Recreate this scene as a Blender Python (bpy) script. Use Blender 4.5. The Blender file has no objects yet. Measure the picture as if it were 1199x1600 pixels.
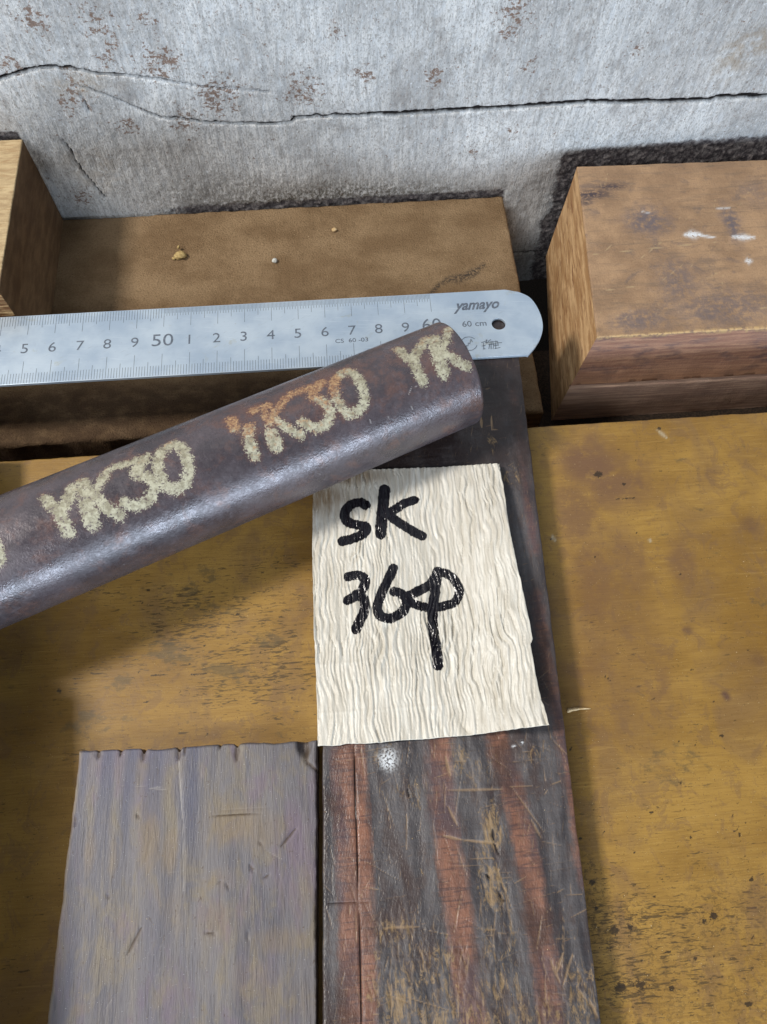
import bpy, bmesh, math, random
import numpy as np
from mathutils import Matrix, Vector

CM = 0.01
S = bpy.context.scene
COL = S.collection
rng = np.random.default_rng(7)

# ------------------------------------------------------------------ camera
CAM_H = 26.5085
FPX = 1198.07
R = np.array([[0.9971314439845974, 0.06785889392417745, -0.033526913555812714],
              [-0.07560309373820412, 0.9140990758660208, -0.3983805363193578],
              [0.0036132581424561413, 0.3997724978237924, 0.9166072737815918]])
cd = bpy.data.cameras.new('camera')
cam = bpy.data.objects.new('camera', cd)
COL.objects.link(cam)
cam.matrix_world = Matrix.Translation((0, 0, CAM_H * CM)) @ Matrix(R.tolist()).to_4x4()
cd.sensor_fit = 'VERTICAL'
cd.sensor_height = 36.0
cd.lens = 36.0 * FPX / 1600.0
cd.clip_start = 0.01
cd.clip_end = 20.0
cd.dof.use_dof = False
S.camera = cam

# ------------------------------------------------------------------ world and lamps
w = bpy.data.worlds.new('World')
S.world = w
w.use_nodes = True
bgn = w.node_tree.nodes['Background']
bgn.inputs[0].default_value = (0.80, 0.89, 1.0, 1)
bgn.inputs[1].default_value = 0.18


def area(name, loc, target, sx, sy, power, col):
    l = bpy.data.lights.new(name, 'AREA')
    l.shape = 'RECTANGLE'
    l.size, l.size_y = sx, sy
    l.energy = power
    l.color = col
    o = bpy.data.objects.new(name, l)
    COL.objects.link(o)
    o.location = loc
    d = Vector(target) - Vector(loc)
    o.rotation_euler = d.to_track_quat('-Z', 'Y').to_euler()
    return o


# workshop lamp up to the left, an added soft fill above the photographer and a cool low window behind
area('tube_lamp', (-0.90, 0.14, 1.16), (0, 0.14, 0), 0.20, 0.22, 20.0, (1.0, 0.95, 0.88))
area('front_fill', (-0.58, -0.98, 1.15), (0.0, 0.12, 0.0), 0.7, 0.5, 12.5, (0.92, 0.96, 1.0))
area('window_light', (0.75, -1.75, 0.26), (0.0, 0.12, 0.0), 1.5, 0.45, 38.0, (0.70, 0.84, 1.0))

S.view_settings.view_transform = 'Standard'
S.view_settings.look = 'None'
S.view_settings.exposure = -0.08
S.view_settings.gamma = 1.0
S.view_settings.use_curve_mapping = False
S.render.engine = 'CYCLES'
S.cycles.use_denoising = True
S.cycles.max_bounces = 4
S.cycles.diffuse_bounces = 2
S.cycles.glossy_bounces = 2


# ------------------------------------------------------------------ measuring helpers (cm)
def ray(u, v):
    return R @ np.array([(u - 599.5) / FPX, -(v - 800.0) / FPX, -1.0])


def onz(u, v, z):
    d = ray(u, v)
    t = (z - CAM_H) / d[2]
    return (t * d[0], t * d[1])


def ony(u, v, y):
    d = ray(u, v)
    t = y / d[1]
    return (t * d[0], CAM_H + t * d[2])


def PZ(pts, z):
    return [onz(p[0], p[1], z) for p in pts]


def PY(pts, y):
    return [ony(p[0], p[1], y) for p in pts]


# ------------------------------------------------------------------ numpy noise
def _h(ix, iy, seed):
    n = (ix.astype(np.int64) * 374761393 + iy.astype(np.int64) * 668265263 + seed * 1442695041) & 0xFFFFFFFF
    n = ((n ^ (n >> 13)) * 1274126177) & 0xFFFFFFFF
    n = n ^ (n >> 16)
    return (n & 0xFFFFFF) / float(0xFFFFFF) * 2 - 1


def vn(x, y, seed=0):
    x = np.asarray(x, float); y = np.asarray(y, float)
    xi = np.floor(x); yi = np.floor(y)
    fx = x - xi; fy = y - yi
    fx = fx * fx * fx * (fx * (fx * 6 - 15) + 10); fy = fy * fy * fy * (fy * (fy * 6 - 15) + 10)
    xi = xi.astype(np.int64); yi = yi.astype(np.int64)
    a = _h(xi, yi, seed); b = _h(xi + 1, yi, seed); c = _h(xi, yi + 1, seed); d = _h(xi + 1, yi + 1, seed)
    return (a * (1 - fx) + b * fx) * (1 - fy) + (c * (1 - fx) + d * fx) * fy


def fbm(x, y, seed=0, octv=4, gain=0.5):
    r = 0; a = 1.0; t = 0
    for k in range(octv):
        r = r + a * vn(np.asarray(x) * 2 ** k + 17.3 * k, np.asarray(y) * 2 ** k - 9.1 * k, seed + k)
        t += a; a *= gain
    return r / t


def sst(x, a, b):
    t = np.clip((x - a) / (b - a), 0, 1)
    return t * t * (3 - 2 * t)


def seg_d(x, y, p, q):
    px, py = p; qx, qy = q
    dx, dy = qx - px, qy - py
    t = np.clip(((x - px) * dx + (y - py) * dy) / (dx * dx + dy * dy + 1e-12), 0, 1)
    return np.hypot(x - px - t * dx, y - py - t * dy), t


def poly_sdf(x, y, strokes):
    """strokes: list of (points, halfwidth); points may be smoothed beforehand"""
    out = np.full(np.shape(x), 9.0)
    for pts, hw in strokes:
        hws = hw if isinstance(hw, (list, tuple)) else [hw] * len(pts)
        for i in range(len(pts) - 1):
            m = 0.6
            bx0 = min(pts[i][0], pts[i + 1][0]) - m; bx1 = max(pts[i][0], pts[i + 1][0]) + m
            by0 = min(pts[i][1], pts[i + 1][1]) - m; by1 = max(pts[i][1], pts[i + 1][1]) + m
            k = np.nonzero((x > bx0) & (x < bx1) & (y > by0) & (y < by1))[0]
            if len(k) == 0:
                continue
            d, t = seg_d(x[k], y[k], pts[i], pts[i + 1])
            out[k] = np.minimum(out[k], d - (hws[i] * (1 - t) + hws[i + 1] * t))
    return np.minimum(out, 0.6)


def smooth_pts(pts, n=6):
    P = np.array(pts, float)
    if len(P) < 3:
        return [tuple(p) for p in P]
    Q = np.vstack([2 * P[0] - P[1], P, 2 * P[-1] - P[-2]])
    out = []
    for i in range(1, len(Q) - 2):
        p0, p1, p2, p3 = Q[i - 1], Q[i], Q[i + 1], Q[i + 2]
        for k in range(n):
            t = k / n
            out.append(tuple(0.5 * ((2 * p1) + (-p0 + p2) * t + (2 * p0 - 5 * p1 + 4 * p2 - p3) * t * t + (-p0 + 3 * p1 - 3 * p2 + p3) * t ** 3)))
    out.append(tuple(P[-1]))
    return out


def blobs(x, y, lst, warp=None):
    r = np.zeros(np.shape(x))
    for cx, cy, rx, ry, a in lst:
        q = ((x - cx) / rx) ** 2 + ((y - cy) / ry) ** 2
        if warp is not None:
            q = q * (1 + warp)
        r = np.maximum(r, a * np.exp(-np.maximum(q, 0) ** 1.5))
    return r


def scratches(x, y, segs):
    """segs: (x0,y0,x1,y1,w,a)"""
    r = np.zeros(np.shape(x))
    for x0, y0, x1, y1, wd, a in segs:
        m = wd * 3
        k = np.nonzero((x > min(x0, x1) - m) & (x < max(x0, x1) + m) & (y > min(y0, y1) - m) & (y < max(y0, y1) + m))[0]
        if len(k) == 0:
            continue
        d, t = seg_d(x[k], y[k], (x0, y0), (x1, y1))
        ww = wd * (0.35 + 0.65 * np.sin(np.pi * np.clip(t, .05, .95)))
        r[k] = np.maximum(r[k], a * np.exp(-(d / ww) ** 2))
    return r


# ------------------------------------------------------------------ node helpers
def C(r, g, b):
    f = lambda c: (c / 255 / 12.92) if c / 255 <= 0.04045 else ((c / 255 + 0.055) / 1.055) ** 2.4
    return (f(r), f(g), f(b), 1.0)


class G:
    def __init__(s, name):
        s.mat = bpy.data.materials.new(name)
        s.mat.use_nodes = True
        s.t = s.mat.node_tree
        s.t.nodes.clear()
        s.out = s.t.nodes.new('ShaderNodeOutputMaterial')
        s.b = s.t.nodes.new('ShaderNodeBsdfPrincipled')
        s.t.links.new(s.b.outputs[0], s.out.inputs[0])
        s.P = s.node('ShaderNodeAttribute', {}, attribute_name='P').outputs['Vector']

    def node(s, ty, ins, **props):
        n = s.t.nodes.new(ty)
        for k, v in props.items():
            setattr(n, k, v)
        for k, v in ins.items():
            s.put(n.inputs[k], v)
        return n

    def put(s, sock, v):
        if isinstance(v, bpy.types.NodeSocket):
            s.t.links.new(v, sock)
        else:
            sock.default_value = v

    def attr(s, name):
        return s.node('ShaderNodeAttribute', {}, attribute_name=name).outputs['Fac']

    def vec(s, sx, sy, sz, rot=None):
        v = s.P
        if rot:
            v = s.node('ShaderNodeVectorRotate', {'Vector': v, 'Angle': rot}, rotation_type='Z_AXIS').outputs[0]
        return s.node('ShaderNodeVectorMath', {0: v, 1: (sx, sy, sz)}, operation='MULTIPLY').outputs[0]

    def noise(s, sx, sy=None, sz=None, detail=4, rough=0.55, dist=0.0, rot=None, off=0.0):
        sy = sx if sy is None else sy
        sz = sx if sz is None else sz
        detail = max(1.0, min(detail, math.log2(70.0 / max(sx, sy))))
        v = s.vec(sx, sy, sz, rot)
        if off:
            v = s.node('ShaderNodeVectorMath', {0: v, 1: (off, off * 1.7, off * .6)}, operation='ADD').outputs[0]
        return s.node('ShaderNodeTexNoise', {'Vector': v, 'Scale': 1.0, 'Detail': detail, 'Roughness': rough, 'Distortion': dist}).outputs['Fac']

    def m(s, op, a, b=0.0, clamp=False):
        return s.node('ShaderNodeMath', {0: a, 1: b}, operation=op, use_clamp=clamp).outputs[0]

    def ss(s, x, lo, hi, a=0.0, b=1.0):
        return s.node('ShaderNodeMapRange', {'Value': x, 'From Min': lo, 'From Max': hi, 'To Min': a, 'To Max': b}, interpolation_type='SMOOTHSTEP').outputs[0]

    def lin(s, x, lo, hi, a=0.0, b=1.0):
        return s.node('ShaderNodeMapRange', {'Value': x, 'From Min': lo, 'From Max': hi, 'To Min': a, 'To Max': b}).outputs[0]

    def mix(s, f, a, b, mode='MIX'):
        n = s.t.nodes.new('ShaderNodeMix')
        n.data_type = 'RGBA'
        n.blend_type = mode
        s.put(n.inputs[0], f); s.put(n.inputs[6], a); s.put(n.inputs[7], b)
        return n.outputs[2]

    def bump(s, h, strength=0.3, dist=0.0005, prev=None):
        ins = {'Height': h, 'Strength': strength, 'Distance': dist}
        n = s.node('ShaderNodeBump', ins)
        if prev is not None:
            s.put(n.inputs['Normal'], prev)
        return n.outputs[0]

    def done(s, color, rough=0.7, normal=None, metallic=0.0, spec=0.5, coat=0.0):
        s.put(s.b.inputs['Base Color'], color)
        s.put(s.b.inputs['Roughness'], rough)
        s.put(s.b.inputs['Metallic'], metallic)
        s.put(s.b.inputs['Specular IOR Level'], spec)
        if coat:
            s.put(s.b.inputs['Coat Weight'], coat)
        if normal is not None:
            s.put(s.b.inputs['Normal'], normal)
        return s.mat


# ------------------------------------------------------------------ mesh helpers
def tag(o, label=None, cat=None, group=None, kind=None):
    if label: o['label'] = label
    if cat: o['category'] = cat
    if group: o['group'] = group
    if kind: o['kind'] = kind
    return o


def empty(name, loc_cm):
    o = bpy.data.objects.new(name, None)
    o.empty_display_size = 0.02
    COL.objects.link(o)
    o.location = [c * CM for c in loc_cm]
    return o


def mesh_obj(name, verts_cm, faces, mat, parent=None, origin=None, attrs=None, smooth=True, sharp=None):
    V = np.asarray(verts_cm, float)
    if origin is None:
        origin = (0, 0, 0) if parent is not None else (V[:, 0].mean(), V[:, 1].mean(), V[:, 2].min())
    base = np.array(origin, float)
    me = bpy.data.meshes.new(name)
    if parent is not None:
        base = np.array(parent.location) / CM
    me.from_pydata(((V - base) * CM).tolist() if not isinstance(faces, np.ndarray) else [], [], faces if not isinstance(faces, np.ndarray) else [])
    if isinstance(faces, np.ndarray):
        nf, k = faces.shape
        me.vertices.add(len(V)); me.vertices.foreach_set('co', ((V - base) * CM).ravel())
        me.loops.add(nf * k); me.loops.foreach_set('vertex_index', faces.ravel().astype(np.int32))
        me.polygons.add(nf)
        me.polygons.foreach_set('loop_start', np.arange(0, nf * k, k, dtype=np.int32))
        me.polygons.foreach_set('loop_total', np.full(nf, k, dtype=np.int32))
        me.update(calc_edges=True)
        me.validate()
    a = me.attributes.new('P', 'FLOAT_VECTOR', 'POINT')
    a.data.foreach_set('vector', V.ravel())
    for k, v in (attrs or {}).items():
        at = me.attributes.new(k, 'FLOAT', 'POINT')
        at.data.foreach_set('value', np.asarray(v, np.float32).ravel())
    if smooth:
        me.polygons.foreach_set('use_smooth', np.ones(len(me.polygons), dtype=bool))
        if sharp:
            me.set_sharp_from_angle(angle=math.radians(sharp))
    me.materials.append(mat)
    o = bpy.data.objects.new(name, me)
    COL.objects.link(o)
    if parent is not None:
        o.parent = parent
    else:
        o.location = base * CM
    return o


def axis_samples(L, step, r):
    n = max(2, int(round(L / step)))
    t = np.linspace(0, L, n + 1)
    e = np.array([0, .03, .1, .22, .4, .65, 1.0]) * r
    t = np.unique(np.round(np.concatenate([t, e, L - e]), 5))
    keep = [t[0]]
    for v in t[1:]:
        if v - keep[-1] > 0.004:
            keep.append(v)
    keep[-1] = L
    return np.array(keep)


def slab(name, corners, ztop, zbot, step, mat, r=0.08, jag=0.05, jf=2.0, seed=1, disp=None, attrs=None,
         bottom=None, rows=None, front_groove=None, parent=None, jag_side=(1, 1, 1, 1), notch=None):
    """timber-like slab. corners xy: front-left, front-right, back-right, back-left."""
    fl, fr, br, bl = [np.array(c, float) for c in corners]
    LX = np.linalg.norm(fr - fl); LY = np.linalg.norm(bl - fl)
    sx = axis_samples(LX, step, r); sy = axis_samples(LY, step, r)
    ns, nt = len(sx), len(sy)
    A, B = np.meshgrid(sx, sy, indexing='xy')          # (nt,ns)
    s = A / LX; t = B / LY
    X = (fl[0] * (1 - s) + fr[0] * s) * (1 - t) + (bl[0] * (1 - s) + br[0] * s) * t
    Y = (fl[1] * (1 - s) + fr[1] * s) * (1 - t) + (bl[1] * (1 - s) + br[1] * s) * t
    dl, dr, df, db = A, LX - A, B, LY - B
    # ragged edges, pushed inwards
    fall = 0.5
    nz = lambda c, k: jag * (0.5 + 0.5 * fbm(c * jf, c * 0 + 3.1 * k, seed + 11 * k, 5, .6))
    wl = lambda d: np.clip(1 - d / fall, 0, 1) ** 2
    ex = (fr - fl) / LX; ey = (bl - fl) / LY
    ox = nz(Y, 1) * wl(dl) * jag_side[3] - nz(Y, 2) * wl(dr) * jag_side[1]
    oy = nz(X, 3) * wl(df) * jag_side[0] - nz(X, 4) * wl(db) * jag_side[2]
    if notch is not None:
        nx_, ny_ = notch(X, Y, dl, dr, df, db)
        ox = ox + nx_; oy = oy + ny_
    X = X + ex[0] * ox + ey[0] * oy; Y = Y + ex[1] * ox + ey[1] * oy
    d = np.minimum(np.minimum(dl, dr), np.minimum(df, db))
    rr = r * (1 + 0.6 * fbm(X * 1.5, Y * 1.5, seed + 5, 3))
    q = np.clip(1 - d / np.maximum(rr, 1e-3), 0, 1)
    Z = ztop - rr * (1 - np.sqrt(np.clip(1 - q * q, 0, 1)))
    if disp is not None:
        Z = Z + disp(X, Y)
    V = np.stack([X, Y, Z], -1).reshape(-1, 3)
    idx = np.arange(ns * nt).reshape(nt, ns)
    F = [np.stack([idx[:-1, :-1], idx[:-1, 1:], idx[1:, 1:], idx[1:, :-1]], -1).reshape(-1, 4)]
    side = np.zeros(len(V))
    # boundary ring counterclockwise
    ring = np.concatenate([idx[0, :-1], idx[:-1, -1], idx[-1, :0:-1], idx[:0:-1, 0]])
    sid = np.concatenate([np.full(ns - 1, 1.), np.full(nt - 1, 2.), np.full(ns - 1, 3.), np.full(nt - 1, 4.)])
    par = np.concatenate([s[0, :-1], t[:-1, -1], s[-1, :0:-1], t[:0:-1, 0]])
    rv = V[ring]
    if bottom is None:
        bv = rv[:, :2].copy()
    else:
        c = [np.array(b, float) for b in bottom]
        bv = np.zeros((len(ring), 2))
        for k in range(4):
            m = sid == k + 1
            a0, a1 = c[k], c[(k + 1) % 4]
            pp = par[m][:, None]
            if k >= 2:
                pp = 1 - pp
            bv[m] = a0 * (1 - pp) + a1 * pp
    zs = list(rows) if rows else [0.0, 0.02, 0.5, 0.98, 1.0]
    allV = [V]; allS = [side]; off = len(V)
    prev = None
    n = len(ring)
    for k, f in enumerate(zs):
        zz = rv[:, 2] * (1 - f) + zbot * f
        xy = rv[:, :2] * (1 - f) + bv * f
        if 0 < f < 1:
            wob = 0.03 * fbm(rv[:, 0] * 1.3 + f * 9, rv[:, 1] * 1.3, seed + 77, 3)
            m4 = (sid == 4); m2 = (sid == 2); m1 = sid == 1; m3 = sid == 3
            xy[m4, 0] += wob[m4]; xy[m2, 0] -= wob[m2]; xy[m1, 1] += wob[m1]; xy[m3, 1] -= wob[m3]
            if front_groove:
                for gf, gw, gd in front_groove:
                    if abs(f - gf) < gw:
                        xy[sid == 1, 1] += gd
        allV.append(np.column_stack([xy, zz])); allS.append(sid)
        cur = off + np.arange(n); off += n
        if prev is not None:
            F.append(np.stack([prev, cur, np.roll(cur, -1), np.roll(prev, -1)], -1))
        prev = cur
    # bottom: fan of quads through a centre line is unseen; close with a coarse grid of two triangles as quads
    V2 = np.vstack(allV); S2 = np.concatenate(allS)
    Fq = np.vstack(F)
    at = attrs(V2[:, 0], V2[:, 1], V2[:, 2]) if attrs else {}
    at['side'] = S2
    # bottom cap (four corner quad)
    cidx = [prev[0], prev[(ns - 1)], prev[(ns - 1) + (nt - 1)], prev[2 * (ns - 1) + (nt - 1)]]
    Fq = np.vstack([Fq, np.array([cidx[::-1]])])
    return mesh_obj(name, V2, Fq, mat, parent=parent, attrs=at, sharp=50)


# ================================================================== MATERIALS
def mat_wall():
    g = G('whitewashed_wall')
    base = g.noise(.25, .25, .18, 4, .6)
    streak = g.noise(7, 7, .8, 5, .65, .4)
    fine = g.noise(16, 16, 9, 4, .75)
    col = g.mix(g.ss(base, .32, .68), C(184, 183, 182), C(222, 222, 221))
    col = g.mix(g.ss(streak, .40, .72, 0, .5), col, C(132, 133, 134))
    col = g.mix(g.ss(fine, .46, .68, 0, .7), col, C(142, 139, 134))
    fl = g.noise(10, 10, 5, 4, .8, .5, off=41)
    col = g.mix(g.ss(g.m('ADD', fl, g.m('MULTIPLY', g.attr('spot'), .03)), .60, .68, 0, .65), col, C(112, 102, 94))
    col = g.mix(g.ss(g.noise(12, 12, 7, 3, .7, .3, off=52), .60, .70, 0, .7), col, C(224, 228, 232))
    wm = g.ss(g.noise(3, 3, 1.2, 5, .7, off=4), .50, .72, 0, .5)
    col = g.mix(wm, col, C(205, 209, 213))
    bl = g.noise(1.1, 1.1, .9, 5, .7, .5, off=33)
    col = g.mix(g.ss(bl, .50, .70, 0, .45), col, C(128, 122, 118))
    # grime towards the foot where the paint is thin and lumpy
    thin = g.m('MULTIPLY', g.attr('thin'), g.ss(g.noise(8, 8, 6, 6, .75, off=9), .36, .62))
    col = g.mix(thin, col, C(104, 100, 92))
    # rust-brown specks
    sp = g.noise(5.5, 5.5, 7, 5, .72, .3, off=2)
    sp2 = g.m('ADD', sp, g.m('MULTIPLY', g.attr('spot'), .15))
    col = g.mix(g.ss(sp2, .62, .71, 0, .85), col, g.mix(g.noise(14, 14, 14, 2), C(88, 68, 58), C(138, 106, 84)))
    sm = g.noise(13, 13, 9, 3, .6, .2, off=21)
    col = g.mix(g.ss(sm, .665, .70, 0, .6), col, C(98, 92, 88))
    col = g.mix(g.m('MULTIPLY', g.attr('tan'), g.ss(g.noise(3, 3, 3, 4), .35, .6, 0, .6)), col, C(146, 128, 104))
    # bare dark wall that the paint never reached
    bare = g.attr('bare')
    bn = g.m('ADD', bare, g.m('MULTIPLY', g.m('SUBTRACT', g.noise(6, 6, 6, 6, .75, off=5), .5), 1.0))
    bm = g.ss(bn, .28, .72)
    col = g.mix(bm, col, g.mix(g.ss(g.noise(5, 5, 5, 6, .7, off=1), .4, .68), C(72, 66, 68), C(138, 131, 128)))
    col = g.mix(g.ss(g.attr('crack'), .25, .8), col, C(30, 25, 24))
    h = g.m('ADD', g.m('MULTIPLY', fine, .5), g.m('MULTIPLY', streak, .8))
    nrm = g.bump(h, .8, .0007)
    return g.done(col, .82, nrm, spec=.25)


def mat_dusty():
    g = G('dusty_brown_timber')
    n1 = g.noise(.35, .5, .5, 5, .6)
    n2 = g.noise(12, 12, 12, 5, .7)
    col = g.mix(g.ss(n1, .35, .68), C(122, 98, 71), C(150, 125, 95))
    col = g.mix(g.ss(n2, .42, .75, 0, .5), col, C(96, 74, 50))
    col = g.mix(g.ss(g.noise(15, 15, 15, 3, .7, off=3), .62, .70, 0, .75), col, C(72, 55, 38))
    col = g.mix(g.ss(g.noise(30, 30, 30, 2, .5, off=8), .70, .74, 0, .7), col, C(182, 160, 128))
    gr = g.noise(.6, 9, 9, 4, .6)
    col = g.mix(g.m('MULTIPLY', g.ss(g.attr('side'), .5, .9), g.ss(gr, .4, .7, .2, .9)), col, C(92, 70, 48))
    sm = g.m('MULTIPLY', g.attr('smear'), g.ss(g.noise(9, 9, 9, 5, .75), .36, .58))
    col = g.mix(sm, col, C(70, 60, 52))
    col = g.mix(g.m('MULTIPLY', g.attr('ruler_shade'), g.ss(g.noise(1.6, 2.5, 2, 4), .25, .6, .6, 1)), col, C(58, 42, 31))
    nrm = g.bump(g.m('ADD', n2, g.m('MULTIPLY', g.noise(30, 30, 30, 3), .5)), .9, .0008)
    return g.done(col, .85, nrm, spec=.2)


def mat_yellow():
    g = G('ochre_painted_board')
    base = g.noise(.22, .3, .3, 4, .6)
    col = g.mix(g.ss(base, .34, .66), C(134, 100, 44), C(162, 126, 60))
    br = g.noise(.5, .32, .4, 5, .65, .6, off=3)
    col = g.mix(g.ss(br, .46, .70, 0, .7), col, C(126, 97, 62))
    gr = g.noise(1.2, 16, 16, 5, .7)
    col = g.mix(g.ss(gr, .42, .75, 0, .4), col, C(118, 86, 40))
    lg = g.noise(.8, 11, 11, 4, .65, off=5)
    col = g.mix(g.ss(lg, .55, .78, 0, .22), col, C(190, 156, 90))
    gt = g.noise(13, 13, 13, 4, .8, .5, off=95)
    col = g.mix(g.ss(gt, .63, .69, 0, .6), col, C(84, 62, 36))
    hz = g.noise(1.3, 1.0, 1.2, 6, .75, .8, off=97)
    col = g.mix(g.ss(hz, .53, .60, 0, .4), col, C(118, 90, 62))
    # short dark dashes along the grain
    da = g.noise(2.4, 15, 15, 4, .72, .5, off=7)
    reg = g.noise(.45, .7, .7, 3, .6, off=12)
    th = g.m('ADD', da, g.m('ADD', g.m('MULTIPLY', g.m('SUBTRACT', reg, .5), .45), g.m('MULTIPLY', g.attr('worn'), .16)))
    th = g.m('SUBTRACT', th, .035)
    col = g.mix(g.ss(th, .655, .73, 0, .8), col, C(74, 58, 34))
    # grubby smudges
    sm = g.m('ADD', g.noise(1.6, 2.6, 2, 6, .72, off=15), g.m('MULTIPLY', g.attr('smudge'), .22))
    col = g.mix(g.ss(sm, .60, .76, 0, .62), col, C(92, 78, 52))
    col = g.mix(g.m('MULTIPLY', g.attr('stain'), g.ss(g.noise(2.5, 2.5, 2.5, 5, .7, off=2), .3, .5, .4, .95)), col, C(112, 82, 58))
    col = g.mix(g.m('MULTIPLY', g.attr('purple'), .85), col, C(86, 62, 56))
    col = g.mix(g.m('MULTIPLY', g.attr('dirt'), g.ss(g.noise(5, 7, 9, 6, .8, .6, off=3), .47, .62, 0, .8)), col, C(70, 54, 34))
    pit = g.noise(17, 13, 17, 2, .5, off=31)
    col = g.mix(g.ss(g.m('ADD', pit, g.m('MULTIPLY', g.attr('dirt'), .06)), .735, .765, 0, .9), col, C(48, 36, 22))
    pt = g.m('ADD', g.attr('pit'), g.m('MULTIPLY', g.m('SUBTRACT', g.noise(11, 14, 11, 4, .8, off=71), .5), 1.4))
    col = g.mix(g.ss(pt, .36, .72, 0, .88), col, C(46, 35, 24))
    col = g.mix(g.m('MULTIPLY', g.attr('white'), .8), col, C(190, 182, 160))
    col = g.mix(g.ss(g.noise(36, 36, 36, 1, .5, off=44), .755, .775, 0, .7), col, C(214, 196, 150))
    nrm = g.bump(g.m('ADD', gr, g.m('MULTIPLY', g.noise(25, 25, 25, 3), .4)), .22, .0004)
    rough = g.ss(base, .3, .7, .42, .58)
    return g.done(col, rough, nrm, spec=.42)


def mat_plank():
    g = G('dark_oiled_plank')
    n1 = g.noise(1.6, .32, 1, 5, .65, .5)
    blue = g.mix(g.ss(n1, .34, .66), C(58, 55, 58), C(94, 90, 91))
    blue = g.mix(g.ss(g.noise(3, 1.2, 2, 4, .6, off=7), .5, .7, 0, .6), blue, C(74, 60, 56))
    rd = g.mix(g.ss(g.noise(2, .8, 1, 5, .7, off=3), .35, .68), C(100, 68, 56), C(148, 103, 82))
    cross = g.noise(1.2, 11, 8, 4, .65, .4, off=5)
    rd = g.mix(g.ss(cross, .48, .66, 0, .7), rd, C(78, 58, 58))
    rd = g.mix(g.ss(g.noise(.9, .5, .8, 4, .6, off=23), .46, .62, 0, .7), rd, C(80, 66, 72))
    edge = g.m('ADD', g.attr('red'), g.m('MULTIPLY', g.m('SUBTRACT', g.noise(4, 1.1, 3, 5, .75, .4), .5), .55))
    col = g.mix(g.ss(edge, .16, -.16, 0, .85), blue, rd)
    brn = g.noise(.7, .35, .6, 4, .6, .4, off=17)
    col = g.mix(g.ss(brn, .50, .66, 0, .65), col, C(66, 48, 42))
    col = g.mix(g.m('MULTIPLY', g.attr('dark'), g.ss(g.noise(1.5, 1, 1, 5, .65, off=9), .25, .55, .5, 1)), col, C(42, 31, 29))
    # hair-line scratches and worn raw wood
    col = g.mix(g.ss(g.attr('scratch'), .12, .8, 0, .62), col, C(152, 126, 96))
    fs = g.noise(26, 1.6, 8, 3, .7, .3, rot=.25, off=2)
    col = g.mix(g.ss(fs, .66, .76, 0, .5), col, C(140, 116, 90))
    fs2 = g.noise(2.0, 22, 8, 3, .7, .3, rot=-.2, off=6)
    col = g.mix(g.ss(fs2, .66, .76, 0, .45), col, C(132, 104, 78))
    raw = g.m('ADD', g.m('MULTIPLY', g.attr('raw'), .55), g.m('MULTIPLY', g.m('SUBTRACT', g.noise(7, 2.2, 6, 5, .8, .9, off=13), .5), 2.2))
    col = g.mix(g.ss(raw, .30, .72, 0, .7), col, g.mix(g.noise(16, 5, 9, 3), C(122, 98, 64), C(170, 142, 102)))
    col = g.mix(g.ss(g.attr('line'), .3, .8, 0, .9), col, C(26, 20, 22))
    col = g.mix(g.m('MULTIPLY', g.attr('white'), g.ss(g.noise(14, 14, 14, 4), .38, .56)), col, C(214, 218, 222))
    cut = g.ss(g.attr('side'), .5, .9)
    col = g.mix(g.m('MULTIPLY', cut, .7), col, C(52, 34, 28))
    h = g.m('ADD', g.m('ADD', g.m('MULTIPLY', fs, .7), g.m('MULTIPLY', cross, .5)), g.m('ADD', g.noise(20, 12, 12, 4), g.m('MULTIPLY', g.attr('scratch'), -.7)))
    nrm = g.bump(h, .3, .0005)
    rough = g.m('ADD', g.ss(n1, .3, .7, .33, .46), g.m('MULTIPLY', g.attr('raw'), .25))
    return g.done(col, rough, nrm, spec=.5)


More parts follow.
